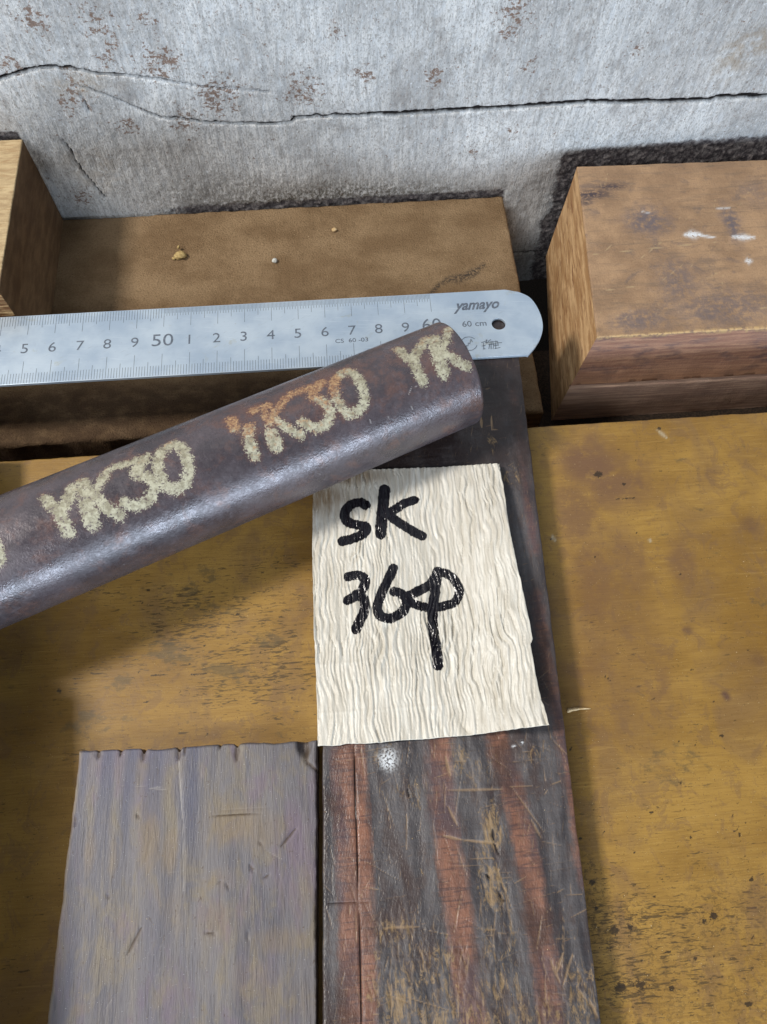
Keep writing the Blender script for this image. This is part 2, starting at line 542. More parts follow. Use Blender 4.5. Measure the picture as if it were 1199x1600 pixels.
def mat_greyboard():
    g = G('weathered_grey_board')
    n1 = g.noise(1.1, .16, .5, 4, .6, .3)
    col = g.mix(g.ss(n1, .36, .64), C(92, 90, 97), C(116, 112, 114))
    col = g.mix(g.ss(g.noise(.5, .3, .4, 4, .6, off=8), .5, .7, 0, .6), col, C(116, 104, 116))
    st = g.noise(5, .25, 2, 5, .65, .2, off=3)
    col = g.mix(g.ss(st, .45, .72, 0, .3), col, C(138, 128, 112))
    col = g.mix(g.ss(g.noise(1.3, .6, 1, 4, .65, .6, off=28), .47, .66, 0, .6), col, C(128, 116, 94))
    col = g.mix(g.ss(g.noise(1.2, .35, 1, 4, .65, .6, off=38), .52, .68, 0, .6), col, C(112, 98, 112))
    col = g.mix(g.m('MULTIPLY', g.attr('stripe'), .75), col, C(86, 88, 106))
    tn = g.m('ADD', g.attr('tan'), g.m('MULTIPLY', g.m('SUBTRACT', g.noise(3, .9, 2, 5, .7, .5, off=4), .5), .9))
    col = g.mix(g.ss(tn, .25, 1.2, 0, .6), col, C(134, 114, 84))
    gl_ = g.noise(38, 1.2, 20, 2, .6, .15, off=81)
    col = g.mix(g.ss(gl_, .60, .72, 0, .55), col, C(70, 64, 64))
    dn = g.noise(9, 5, 7, 4, .8, .6, off=91)
    col = g.mix(g.ss(dn, .64, .70, 0, .6), col, C(78, 62, 50))
    fine = g.noise(24, 3, 12, 5, .72)
    col = g.mix(g.ss(fine, .5, .75, 0, .22), col, C(92, 86, 84))
    col = g.mix(g.ss(g.attr('scratch'), .2, .9, 0, .5), col, C(164, 158, 152))
    col = g.mix(g.ss(g.m('ADD', g.attr('gouge'), g.m('MULTIPLY', g.m('SUBTRACT', g.noise(9, 6, 6, 4, .75, off=51), .5), .8)), .35, .85, 0, .75), col, C(74, 60, 50))
    col = g.mix(g.ss(g.noise(13, 8, 9, 3, .6, off=12), .69, .73, 0, .7), col, C(84, 70, 56))
    col = g.mix(g.ss(g.noise(40, 40, 40, 1, .5, off=31), .755, .78, 0, .7), col, C(206, 208, 210))
    cut = g.ss(g.attr('side'), .5, .9)
    col = g.mix(g.m('MULTIPLY', cut, .6), col, C(84, 66, 50))
    col = g.mix(g.m('MULTIPLY', g.attr('rim'), .65), col, C(160, 142, 112))
    nrm = g.bump(g.m('ADD', g.m('ADD', fine, st), g.m('MULTIPLY', g.attr('gouge'), -1.2)), .28, .0005)
    return g.done(col, g.ss(n1, .3, .7, .46, .58), nrm, spec=.4)


def mat_rblock():
    g = G('worn_mitred_timber')
    n1 = g.noise(.5, .5, .5, 5, .65)
    top = g.mix(g.ss(n1, .36, .66), C(142, 114, 88), C(170, 138, 106))
    top = g.mix(g.ss(g.noise(.7, 5, 4, 5, .65, .3, off=3), .48, .72, 0, .5), top, C(112, 96, 82))
    top = g.mix(g.ss(g.noise(.9, 1.1, 1, 5, .65, .5, off=9), .55, .7, 0, .6), top, C(108, 94, 88))
    top = g.mix(g.ss(g.noise(14, 14, 14, 5, .7), .5, .75, 0, .35), top, C(92, 76, 60))
    top = g.mix(g.m('MULTIPLY', g.attr('smear'), g.ss(g.noise(5, 8, 5, 5, .7), .35, .55)), top, C(72, 62, 66))
    top = g.mix(g.m('MULTIPLY', g.attr('grey'), g.ss(g.noise(4, 4, 4, 5, .7, off=2), .3, .6)), top, C(104, 94, 96))
    top = g.mix(g.ss(g.attr('scratch'), .2, .8, 0, .7), top, C(178, 154, 118))
    top = g.mix(g.m('MULTIPLY', g.attr('white'), g.ss(g.noise(12, 14, 9, 4), .3, .5)), top, C(222, 226, 230))
    fg = g.noise(.5, 8, 9, 5, .65, .3, off=6)
    front = g.mix(g.ss(fg, .35, .68), C(150, 110, 92), C(184, 142, 116))
    front = g.mix(g.ss(g.noise(.8, .8, 1.8, 4, .6, off=8), .48, .68, 0, .6), front, C(96, 82, 86))
    front = g.mix(g.attr('low'), front, g.mix(g.ss(fg, .4, .65), C(160, 134, 120), C(194, 166, 146)))
    front = g.mix(g.attr('pale'), front, C(170, 126, 92))
    front = g.mix(g.m('MULTIPLY', g.attr('groove'), .9), front, C(62, 40, 32))
    eg = g.noise(5, .22, 3.6, 4, .65, .3, off=1)
    end = g.mix(g.ss(eg, .38, .66), C(162, 124, 84), C(206, 170, 126))
    end = g.mix(g.ss(g.noise(9, .5, 9, 3, .6, .4, off=14), .56, .68, 0, .8), end, C(112, 68, 42))
    sd = g.attr('side')
    col = g.mix(g.ss(sd, .5, .6), top, front)
    col = g.mix(g.ss(sd, 3.4, 3.6), col, end)
    edge = g.m('MULTIPLY', g.attr('rim'), g.ss(g.noise(6, 6, 6, 4, .7, off=3), .38, .56))
    col = g.mix(edge, col, C(190, 158, 112))
    nrm = g.bump(g.m('ADD', g.noise(16, 16, 16, 4), g.m('ADD', fg, eg)), .3, .0005)
    return g.done(col, .62, nrm, spec=.35)


def mat_lblock():
    g = G('pale_planed_timber')
    gr = g.noise(1.5, 4, 4, 5, .6, .6)
    col = g.mix(g.ss(gr, .36, .66), C(162, 138, 104), C(190, 168, 130))
    col = g.mix(g.ss(g.noise(1.2, 14, 14, 4, .65, off=3), .52, .7, 0, .6), col, C(148, 112, 72))
    fr = g.mix(g.ss(g.noise(.8, 8, 9, 4, .6, .4, off=6), .42, .62), C(120, 82, 50), C(206, 172, 124))
    sd = g.attr('side')
    col = g.mix(g.ss(sd, .5, .6), col, fr)
    rt = g.mix(g.ss(g.noise(3, .8, 3, 5, .65), .35, .68), C(104, 80, 56), C(132, 104, 74))
    rt = g.mix(g.ss(g.noise(20, 20, 20, 4, .7), .48, .75, 0, .5), rt, C(84, 64, 44))
    col = g.mix(g.ss(sd, 1.4, 1.6), col, rt)
    nrm = g.bump(g.m('ADD', gr, g.noise(24, 24, 24, 4)), .3, .0005)
    return g.done(col, .7, nrm, spec=.3)


def mat_bar():
    g = G('steel_bar_mill_scale')
    n1 = g.noise(.55, .55, .55, 5, .6, .5)
    col = g.mix(g.ss(n1, .34, .66), C(70, 64, 69), C(92, 83, 88))
    rst = g.m('ADD', g.noise(1.3, 1.3, 1.3, 6, .72, .3, off=4), g.m('MULTIPLY', g.attr('rusty'), .12))
    col = g.mix(g.ss(rst, .50, .70, 0, .7), col, C(112, 84, 76))
    col = g.mix(g.ss(g.noise(11, 11, 11, 5, .7), .48, .74, 0, .5), col, C(60, 52, 56))
    col = g.mix(g.ss(g.noise(3, 3, 3, 5, .7, .5, off=18), .56, .70, 0, .45), col, C(112, 104, 110))
    # paint marks
    ink = g.attr('ink')
    edge = g.m('ADD', ink, g.m('ADD', g.m('MULTIPLY', g.m('SUBTRACT', g.noise(9, 9, 9, 5, .8, off=3), .5), .40), g.m('MULTIPLY', g.m('SUBTRACT', g.noise(26, 26, 26, 3, .7, off=9), .5), .34)))
    hole = g.m('MULTIPLY', g.ss(g.noise(16, 16, 16, 4, .75, off=11), .56, .66), g.attr('rust'))
    spk = g.ss(g.noise(8, 8, 8, 4, .85, .5, off=61), .545, .64, 0, .85)
    pm = g.m('MULTIPLY', g.m('MULTIPLY', g.ss(edge, .008, -.016), g.m('SUBTRACT', 1.0, spk)), g.m('SUBTRACT', 1.0, g.m('MULTIPLY', hole, .75)))
    cream = g.mix(g.ss(g.noise(5, 5, 5, 4, .7, .3, off=6), .36, .62), C(132, 126, 104), C(176, 173, 150))
    rc = g.mix(g.ss(g.noise(12, 12, 12, 4, .7, off=2), .36, .66), C(128, 90, 64), C(176, 142, 102))
    rf = g.m('ADD', g.attr('rust'), g.m('MULTIPLY', g.m('SUBTRACT', g.noise(5, 5, 5, 5, .75, off=8), .5), 1.3))
    paint = g.mix(g.ss(rf, .40, .72), cream, rc)
    # rusty halo round the letters
    halo = g.m('MULTIPLY', g.ss(edge, .16, .0), g.m('MULTIPLY', g.attr('rust'), .55))
    col = g.mix(halo, col, C(118, 72, 54))
    col = g.mix(pm, col, paint)
    col = g.mix(g.ss(g.attr('nick'), .2, .8, 0, .8), col, C(164, 160, 160))
    rough = g.m('ADD', g.m('ADD', g.ss(g.noise(7, 7, 7, 6, .75, off=5), .32, .68, .20, .36), g.ss(g.noise(1.1, 1.1, 1.1, 3, .6, off=15), .4, .6, 0, .1)), g.m('MULTIPLY', pm, .4))
    h = g.m('ADD', g.m('MULTIPLY', pm, .25), g.m('ADD', g.noise(16, 16, 16, 5, .7), g.m('MULTIPLY', g.noise(4, 4, 4, 3), .6)))
    nrm = g.bump(h, .16, .0005)
    return g.done(col, rough, nrm, metallic=g.m('MULTIPLY', g.m('SUBTRACT', 1.0, pm), .25), spec=.9)


def mat_ruler():
    g = G('satin_steel')
    br = g.noise(.5, 60, 10, 3, .6)
    bl = g.noise(.5, .6, .5, 4, .6)
    col = g.mix(g.ss(bl, .35, .65), C(170, 186, 203), C(192, 205, 217))
    st = g.noise(1.1, 1.4, 1, 4, .65, .6, off=6)
    col = g.mix(g.ss(st, .60, .74, 0, .45), col, C(170, 166, 140))
    col = g.mix(g.ss(g.noise(9, 9, 9, 4, .7, off=2), .64, .74, 0, .3), col, C(150, 150, 150))
    sc1 = g.noise(.9, 45, 9, 2, .6, .3, rot=.12, off=3)
    col = g.mix(g.ss(sc1, .66, .74, 0, .35), col, C(226, 232, 238))
    sc2 = g.noise(2.2, 30, 9, 2, .6, .3, rot=-.5, off=13)
    col = g.mix(g.ss(sc2, .68, .75, 0, .3), col, C(140, 150, 160))
    nrm = g.bump(br, .08, .0002)
    return g.done(col, g.ss(bl, .3, .7, .30, .38), nrm, metallic=.45, spec=.5)


def mat_print():
    g = G('etched_ink')
    return g.done(g.mix(g.ss(g.noise(9), .4, .7), C(84, 92, 104), C(112, 120, 132)), .5)


def mat_tag():
    g = G('crepe_paper')
    n = g.noise(6, .8, 4, 4, .6)
    col = g.mix(g.ss(n, .35, .68), C(192, 186, 173), C(216, 212, 202))
    col = g.mix(g.ss(g.attr('wr'), .1, -.6, 0, .35), col, C(186, 174, 150))
    col = g.mix(g.m('MULTIPLY', g.attr('bar_shade'), g.ss(g.noise(8, 1.2, 4, 4, .7, off=3), .3, .6, .45, .9)), col, C(122, 98, 68))
    ink = g.attr('ink')
    e = g.m('ADD', ink, g.m('ADD', g.m('MULTIPLY', g.m('SUBTRACT', g.noise(30, 5, 9, 3, .7), .5), .07), g.m('MULTIPLY', g.m('SUBTRACT', g.noise(5, 5, 5, 3), .5), .05)))
    im = g.ss(e, .012, -.012)
    # dry streaks where the pen skipped over the crinkles
    dry = g.m('MULTIPLY', g.ss(g.attr('wr'), .35, .9), g.ss(g.noise(22, 3, 9, 3, .7, off=5), .52, .66))
    ic = g.mix(dry, C(14, 11, 19), C(66, 58, 76))
    col = g.mix(im, col, ic)
    nrm = g.bump(g.noise(30, 6, 9, 4, .7), .25, .0003)
    rough = g.mix(im, (.42, .42, .42, 1), (.20, .20, .20, 1))
    return g.done(col, rough, nrm, spec=.5)


def mat_simple(name, a, b, rough=.85, sc=12):
    g = G(name)
    n = g.noise(sc, sc, sc, 4, .65)
    return g.done(g.mix(g.ss(n, .35, .66), C(*a), C(*b)), rough, g.bump(n, .4, .0005), spec=.25)


# ================================================================== SETTING
YW = 27.113           # wall face
ZP = 2.95             # top of the dark plank
ZY = 1.80             # top of the yellow board

# --- wall: one rendered face with a split along it
wx = np.concatenate([np.arange(-40, -16, 1.0), np.arange(-16, 21.5, .07), np.arange(21.5, 46, 1.0)])
wz = np.concatenate([[-6.12, -6.1, -6.02, -5.9], np.arange(-5.8, 10.8, .07), np.arange(10.8, 20, .6), np.arange(20, 62, 3.0)])
WX, WZ = np.meshgrid(wx, wz, indexing='xy')
fx, fz = WX.ravel(), WZ.ravel()
crk1 = smooth_pts(PY([(-60, 140), (0, 122), (30, 114), (50, 107), (105, 106), (140, 112), (170, 117), (230, 120), (280, 130), (350, 138), (420, 142)], YW), 4)
crk2 = smooth_pts(PY([(115, 133), (150, 142), (190, 158), (240, 180), (290, 186), (365, 193), (450, 191), (470, 183), (600, 178)], YW), 4)
crk3 = PY([(600, 178), (790, 168), (900, 160), (1110, 156), (1120, 152), (1199, 150), (1420, 142)], YW)
crk4 = smooth_pts(PY([(97, 218), (108, 232), (120, 255), (140, 280), (165, 308)], YW), 3)
crk5 = PY([(795, 396), (830, 394), (870, 391)], YW)
crk6 = PY([(127, 150), (132, 160), (138, 175)], YW)
jx = fx + .05 * fbm(fx * 4, fz * 4, 3, 3); jz = fz + .07 * fbm(fx * 3.5, fz * 3.5, 4, 4)
def cr(pts, hw):
    return -poly_sdf(jx, jz, [(pts, hw)])
n1 = len(crk1); n2 = len(crk2)
c1 = cr(crk1, list(np.linspace(.06, .0, n1))); c2 = cr(crk2, list(np.linspace(.0, .05, n2)))
c3 = cr(crk3, .075); c4 = cr(crk4, .015); c5 = cr(crk5, .04); c6 = cr(crk6, .01)
cm_ = np.maximum.reduce([c1, c2, c3, c4, c5, c6])
crack = sst(cm_, -.055, .03)
bare = sst(9.95 + .3 * fbm(fx, fz, 61, 3) - fx, .45, -.45) * sst(fz - (2.22 + .15 * fbm(fx * .7, fz, 62, 3) + .026 * (fx - 10)), .4, -.45)
bare = np.maximum(bare, sst(fx, 7.9, 7.6) * sst(fx, -9.5, -6.0) * sst(fz, .45, .05) * .8)
bare = np.maximum(bare, sst(fx, -12.3, -12.6) * sst(fz, 4.7, 4.45) * .8)
bare = np.maximum(bare, sst(fx, -12.6, -12.9) * sst(fz, 4.3, 4.2))
thin = blobs(fx, fz, [(*ony(520, 310, YW), 7.0, 1.0, 1.0), (*ony(330, 300, YW), 3.5, 1.0, .6), (*ony(830, 400, YW), 2, 1.2, .5)], None)
spots = [(170, 95, .5), (178, 72, .35), (245, 100, .8), (262, 92, .6), (120, 150, .6), (108, 170, .5), (113, 122, .5), (230, 30, .4), (525, 48, .35),
         (570, 115, .5), (475, 140, .8), (805, 18, .7), (797, 48, .45), (682, 122, .5), (995, 77, .28), (830, 100, .4), (800, 205, .3), (130, 308, .5), (740, 238, .3), (200, 195, .5), (50, 30, .6), (20, 100, .5), (290, 190, .7), (340, 150, 1.0), (150, 35, .6)]
spot = .0 + blobs(fx, fz, [(*ony(a, b, YW), r, r, 1.0) for a, b, r in spots])
tanp = blobs(fx, fz, [(*ony(1150, 88, YW), .8, 1.0, 1), (*ony(1195, 62, YW), 1.2, .6, 1), (*ony(120, 130, YW), 1.6, .5, .7), (*ony(150, 270, YW), 1.2, 1.2, .6)])
relief = .035 * fbm(fx * .8, fz * .8, 21, 4) + .02 * fbm(fx * 5, fz * 3, 22, 4) + (thin * .05 + bare * .10) * fbm(fx * 5, fz * 5, 23, 4, .65)
wy = YW - relief + crack * .22 - sst(np.where(fx > -1, -c3 * 0 + fz - np.interp(fx, [p[0] for p in crk3], [p[1] for p in crk3]), 0), -.02, .02) * .0
wy = wy + bare * .06 - .02
Vw = np.column_stack([fx, wy, fz])
idx = np.arange(len(fx)).reshape(WX.shape)
Fw = np.stack([idx[:-1, :-1], idx[:-1, 1:], idx[1:, 1:], idx[1:, :-1]], -1).reshape(-1, 4)
nb = len(Vw)
bk = np.column_stack([Vw[idx[0, :], 0], np.full(len(wx), YW + 4.0), Vw[idx[0, :], 2]])   # underside going back
tp = np.column_stack([wx, np.full(len(wx), YW + 4.0), np.full(len(wx), wz[-1])])
Vw2 = np.vstack([Vw, bk, tp])
bi = nb + np.arange(len(wx)); ti = bi + len(wx)
Fw = np.vstack([Fw, np.stack([bi[:-1], bi[1:], idx[0, 1:], idx[0, :-1]], -1), np.stack([ti[:-1], ti[1:], bi[1:], bi[:-1]], -1), np.stack([idx[-1, :-1], idx[-1, 1:], ti[1:], ti[:-1]], -1)])
ext = np.zeros(2 * len(wx))
wall = mesh_obj('wall', Vw2, Fw, mat_wall(), attrs={k: np.concatenate([v, ext]) for k, v in dict(crack=crack, bare=bare, thin=thin, spot=spot, tan=tanp).items()}, sharp=60)
tag(wall, 'whitewashed rough wall with a long split and brown specks', 'wall', kind='structure')

# --- boarding under everything, its colour darkened so lit gaps still look black
dark_wood = mat_simple('gap_shade_wood', (34, 27, 22), (58, 46, 36))
fo = slab('floor', [(-45, -30), (45, -30), (45, 20.5), (-45, 20.5)], -3.06, -5.5, 2.0, dark_wood, r=.1, jag=.02)
tag(fo, 'dark boarding underneath the boards and blocks', 'floor', kind='structure')
gv = slab('ground', [(-60, -40), (60, -40), (60, 60), (-60, 60)], -14.0, -15.0, 6.0, dark_wood, r=.1, jag=0)
tag(gv, 'dark ground seen through the gap below the wall', 'ground', kind='structure')

# ================================================================== YELLOW BOARD
Y0 = lambda L: [(*onz(a, b, ZY), rx, ry, am) for a, b, rx, ry, am in L]
pits_px = [(232, 922, .09), (284, 971, .07), (372, 960, .09), (320, 1010, .05), (408, 1019, .05), (297, 1037, .07), (935, 742, .22), (975, 757, .1), (1030, 670, .12),
           (1032, 737, .07), (930, 870, .06), (1018, 1270, .07), (1080, 1310, .08), (1175, 1375, .08), (960, 1455, .2), (985, 1450, .12), (1115, 1432, .16), (1100, 1440, .1), (970, 1545, .22), (1000, 1540, .18), (1050, 1545, .12),
           (1170, 1570, .14), (1045, 1488, .08), (1035, 1375, .05), (1160, 1300, .06), (93, 1080, .12), (1140, 1280, .05), (1128, 1150, .09), (925, 1380, .14), (932, 1420, .1)]
yrng = np.random.default_rng(31)


def y_attrs(x, y, z):
    wv = .5 * fbm(x * 2.2, y * 2.2, 5, 4)
    a = {}
    a['worn'] = blobs(x, y, Y0([(330, 940, 3.5, 2.2, 1), (400, 1050, 3.0, 2, 1), (220, 1050, 3, 1.2, .6), (1000, 1480, 3.5, 2.0, .9), (960, 1000, 1.5, 3, .35), (1100, 1300, 3, 3, .35)]), wv)
    a['smudge'] = blobs(x, y, Y0([(268, 1020, 1.0, .5, 1), (190, 1063, .5, .35, 1), (345, 1050, 1.0, .45, .9), (330, 960, .8, .4, .7), (150, 1130, 1.2, .6, .7), (300, 920, .6, .4, .6), (420, 1000, .8, .3, .7), (330, 905, .4, .4, .8), (1050, 1200, 1.5, .8, .4), (1190, 945, .5, .5, .8)]), wv)
    a['stain'] = np.maximum(blobs(x, y, Y0([(925, 730, 1.5, 1.0, 1), (905, 720, .9, .7, 1), (960, 760, 1.4, 1.0, .9), (900, 800, .9, 1.6, .8), (930, 900, .8, 2.2, .7), (985, 880, .6, 1.5, .6), (1065, 880, .5, .9, .7), (930, 1040, 1.4, .5, .5), (1035, 1065, .3, .6, .6), (960, 1000, 2.0, 3.0, .4)]), wv * 1.6), 0)
    a['purple'] = np.maximum(poly_sdf(x, y, [(PZ([(1133, 1085), (1136, 1089)], ZY), .17)]) * -8, 0).clip(0, 1)
    a['purple'] = np.maximum(a['purple'], blobs(x, y, Y0([(1074, 985, .18, .15, .7), (1172, 818, .3, .3, .5), (1110, 745, .3, .4, .25), (1185, 1030, .3, .3, .4), (1190, 1420, .6, .8, .5)]), wv))
    a['dirt'] = blobs(x, y, Y0([(965, 1445, 1.1, .7, 1), (1110, 1430, .8, .6, .9), (980, 1545, .9, .5, 1), (930, 1400, .5, .8, .8), (1040, 1490, 1.8, 1.4, .5), (1170, 1560, 1.0, .8, .6), (1000, 1560, 3.0, 1.6, .5), (925, 1370, .4, .7, .9), (1150, 1430, 2, 1.5, .4)]), wv)
    segs = []
    for (a_, b_, r_) in pits_px:
        c = onz(a_, b_, ZY)
        segs.append((c[0] - r_ * .5, c[1], c[0] + r_ * .5, c[1] + r_ * .2, r_ * .8, 1.0))
    for k in range(190):
        if k < 90:
            u, v = yrng.uniform(840, 1199), yrng.uniform(680, 1590)
        elif k < 140:
            u, v = yrng.uniform(920, 1199), yrng.uniform(1250, 1600)
        else:
            u, v = yrng.uniform(200, 490), yrng.uniform(830, 1150)
        c = onz(u, v, ZY); L = yrng.uniform(.02, .16); an = yrng.normal(0, .5)
        segs.append((c[0], c[1], c[0] + L * math.cos(an), c[1] + L * math.sin(an), yrng.uniform(.02, .05), yrng.uniform(.4, 1)))
    # dotted line of pricks and a long hair crack or two
    for k in range(16):
        c = onz(1145 + k * 2.2 + yrng.normal(0, 1.5), 1275 + k * 7 + yrng.normal(0, 3), ZY)
        segs.append((c[0], c[1], c[0] + .02, c[1] + .05, .03, .9))
    for (u0, v0, u1, v1) in [(110, 1062, 330, 1052), (200, 1100, 330, 1085), (960, 780, 1040, 775), (1060, 1160, 1100, 1168), (930, 1400, 1110, 1395), (960, 1280, 1130, 1265)]:
        p, q = onz(u0, v0, ZY), onz(u1, v1, ZY)
        for k in range(7):
            if yrng.random() < .7:
                t0 = k / 7; t1 = (k + .8) / 7
                segs.append((p[0] + (q[0] - p[0]) * t0, p[1] + (q[1] - p[1]) * t0 + yrng.normal(0, .02), p[0] + (q[0] - p[0]) * t1, p[1] + (q[1] - p[1]) * t1 + yrng.normal(0, .02), .022, .75))
    a['pit'] = scratches(x, y, segs)
    a['white'] = scratches(x, y, [(*onz(862, 836, ZY), *onz(868, 846, ZY), .05, .8), (*onz(1028, 672, ZY), *onz(1042, 684, ZY), .07, .7), (*onz(1014, 843, ZY), *onz(1018, 846, ZY), .05, .9)])
    return a


def y_disp(X, Y):
    return .012 * fbm(X * .5, Y * 2.0, 8, 4)


yb = slab('yellow_board', [(-22, -9), (22, -9), (22, 13.78), (-22, 13.78)], ZY, -3.0, .07, mat_yellow(), r=.07, jag=.05, seed=4, disp=y_disp, attrs=y_attrs)
yb['kind'] = 'structure'
tag(yb, 'wide ochre yellow wooden board with dents and stains lying under the planks', 'board')

# ================================================================== DUSTY BEAM ALONG THE WALL
tan_smear = PZ([(672, 462), (683, 448), (700, 437), (715, 433), (732, 430), (742, 424), (756, 414)], 0)


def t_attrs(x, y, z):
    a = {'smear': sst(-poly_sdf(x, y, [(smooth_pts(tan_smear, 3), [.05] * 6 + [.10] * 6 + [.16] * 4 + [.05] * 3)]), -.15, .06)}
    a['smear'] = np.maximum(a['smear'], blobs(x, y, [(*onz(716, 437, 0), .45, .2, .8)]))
    a['ruler_shade'] = sst(x, 5.6, 3.2) * sst(y, 18.6 + .2 * np.sin(x), 17.4) * .8  # shade beneath the ruler, painted into the beam's front strip
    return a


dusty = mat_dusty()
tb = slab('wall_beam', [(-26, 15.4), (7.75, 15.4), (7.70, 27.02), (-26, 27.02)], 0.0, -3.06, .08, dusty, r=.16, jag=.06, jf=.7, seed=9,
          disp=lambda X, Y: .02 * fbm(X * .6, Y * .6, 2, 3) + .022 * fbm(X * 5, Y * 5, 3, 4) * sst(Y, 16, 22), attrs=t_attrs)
tag(tb, 'flat dusty brown beam lying against the foot of the whitewashed wall', 'beam')

# ================================================================== LEFT BLOCK ON THE BEAM
lb = slab('timber_block', [(-22, 19.30), (-12.34, 19.30), (-12.32, 26.9), (-22, 26.9)], 4.36, 0.02, .12, mat_lblock(), r=.05, jag=.03, seed=14,
          disp=lambda X, Y: .01 * fbm(X, Y, 5, 3))
tag(lb, 'pale planed timber block standing on the dusty beam against the wall', 'block')

# ================================================================== RIGHT BLOCK
ZB = 2.41


def r_attrs(x, y, z):
    a = {}
    wv = .6 * fbm(x * 2.5, y * 2.5, 3, 4)
    B = lambda L: [(*onz(u, v, ZB), rx, ry, am) for u, v, rx, ry, am in L]
    topm = (z > ZB - .3)
    a['smear'] = np.maximum(blobs(x, y, B([(925, 304, .8, .28, 1), (955, 292, .7, .22, .9), (915, 315, .3, .25, .8)]), wv), 0) * topm
    a['grey'] = blobs(x, y, B([(1010, 345, .9, .8, 1), (1145, 350, .35, 1.0, 1), (1060, 440, .9, 1.2, .7), (1130, 480, 2.4, .9, .7), (1000, 500, 1.2, .5, .8), (1185, 300, 1, .8, .4)]), wv) * topm
    a['white'] = np.maximum(scratches(x, y, [(*onz(1072, 367, ZB), *onz(1094, 366, ZB), .19, 1), (*onz(1088, 367, ZB), *onz(1118, 371, ZB), .06, .9), (*onz(1146, 370, ZB), *onz(1178, 371, ZB), .14, .9),
                                            (*onz(1167, 408, ZB), *onz(1173, 408, ZB), .16, .9), (*onz(986, 487, ZB), *onz(987, 488, ZB), .05, .9), (*onz(1120, 326, ZB), *onz(1140, 325, ZB), .04, .6), (*onz(1002, 330, ZB), *onz(1018, 334, ZB), .04, .5)]), 0) * topm
    rr = np.random.default_rng(5)
    sg = []
    for k in range(46):
        c = onz(rr.uniform(930, 1190), rr.uniform(290, 505), ZB)
        an = rr.choice([0.0, .5, 1.3, -.3]) + rr.normal(0, .15); L = rr.uniform(.3, 1.6)
        sg.append((c[0], c[1], c[0] + L * math.cos(an), c[1] + L * math.sin(an), rr.uniform(.015, .035), rr.uniform(.3, .8)))
    for u0, v0, u1, v1 in [(925, 398, 1120, 378), (935, 455, 1010, 445), (1140, 433, 1199, 431), (935, 400, 960, 380)]:
        sg.append((*onz(u0, v0, ZB), *onz(u1, v1, ZB), .03, .8))
    a['scratch'] = scratches(x, y, sg) * topm
    zr_ = z - (-.62)
    a['groove'] = np.exp(-(zr_ / .05) ** 2)
    a['low'] = sst(zr_, 0, -.1) * .8
    a['pale'] = np.exp(-((zr_ - .17) / .16) ** 2) * .7
    yf = 17.09
    a['rim'] = np.exp(-(np.clip(y - yf - .02, 0, 9) / .06) ** 2) * (z > ZB - .07) * sst(x, 9, 10)
    return a


rb = slab('timber_block', [(9.53, 17.09), (26, 16.95), (26, 25.6), (10.32, 25.96)], ZB, -3.055, .09, mat_rblock(), r=.06, jag=.06, seed=23,
          disp=lambda X, Y: .02 * fbm(X * .8, Y * 1.6, 5, 4), attrs=r_attrs,
          bottom=[(8.86, 16.72), (26, 16.70), (26, 25.6), (10.1, 25.96)], rows=[0, .03, .2, .35, .5, .535, .548, .555, .562, .575, .6, .7, .85, .97, 1.0], front_groove=[(.555, .009, .08)])
tag(rb, 'worn brown timber block with white paint flecks and a grooved reddish front face', 'block')

# ================================================================== GREY BOARD (front left)
ZG = ZY + 0.75


def gl(y):   # plank left edge
    return -1.644 + .0434 * y


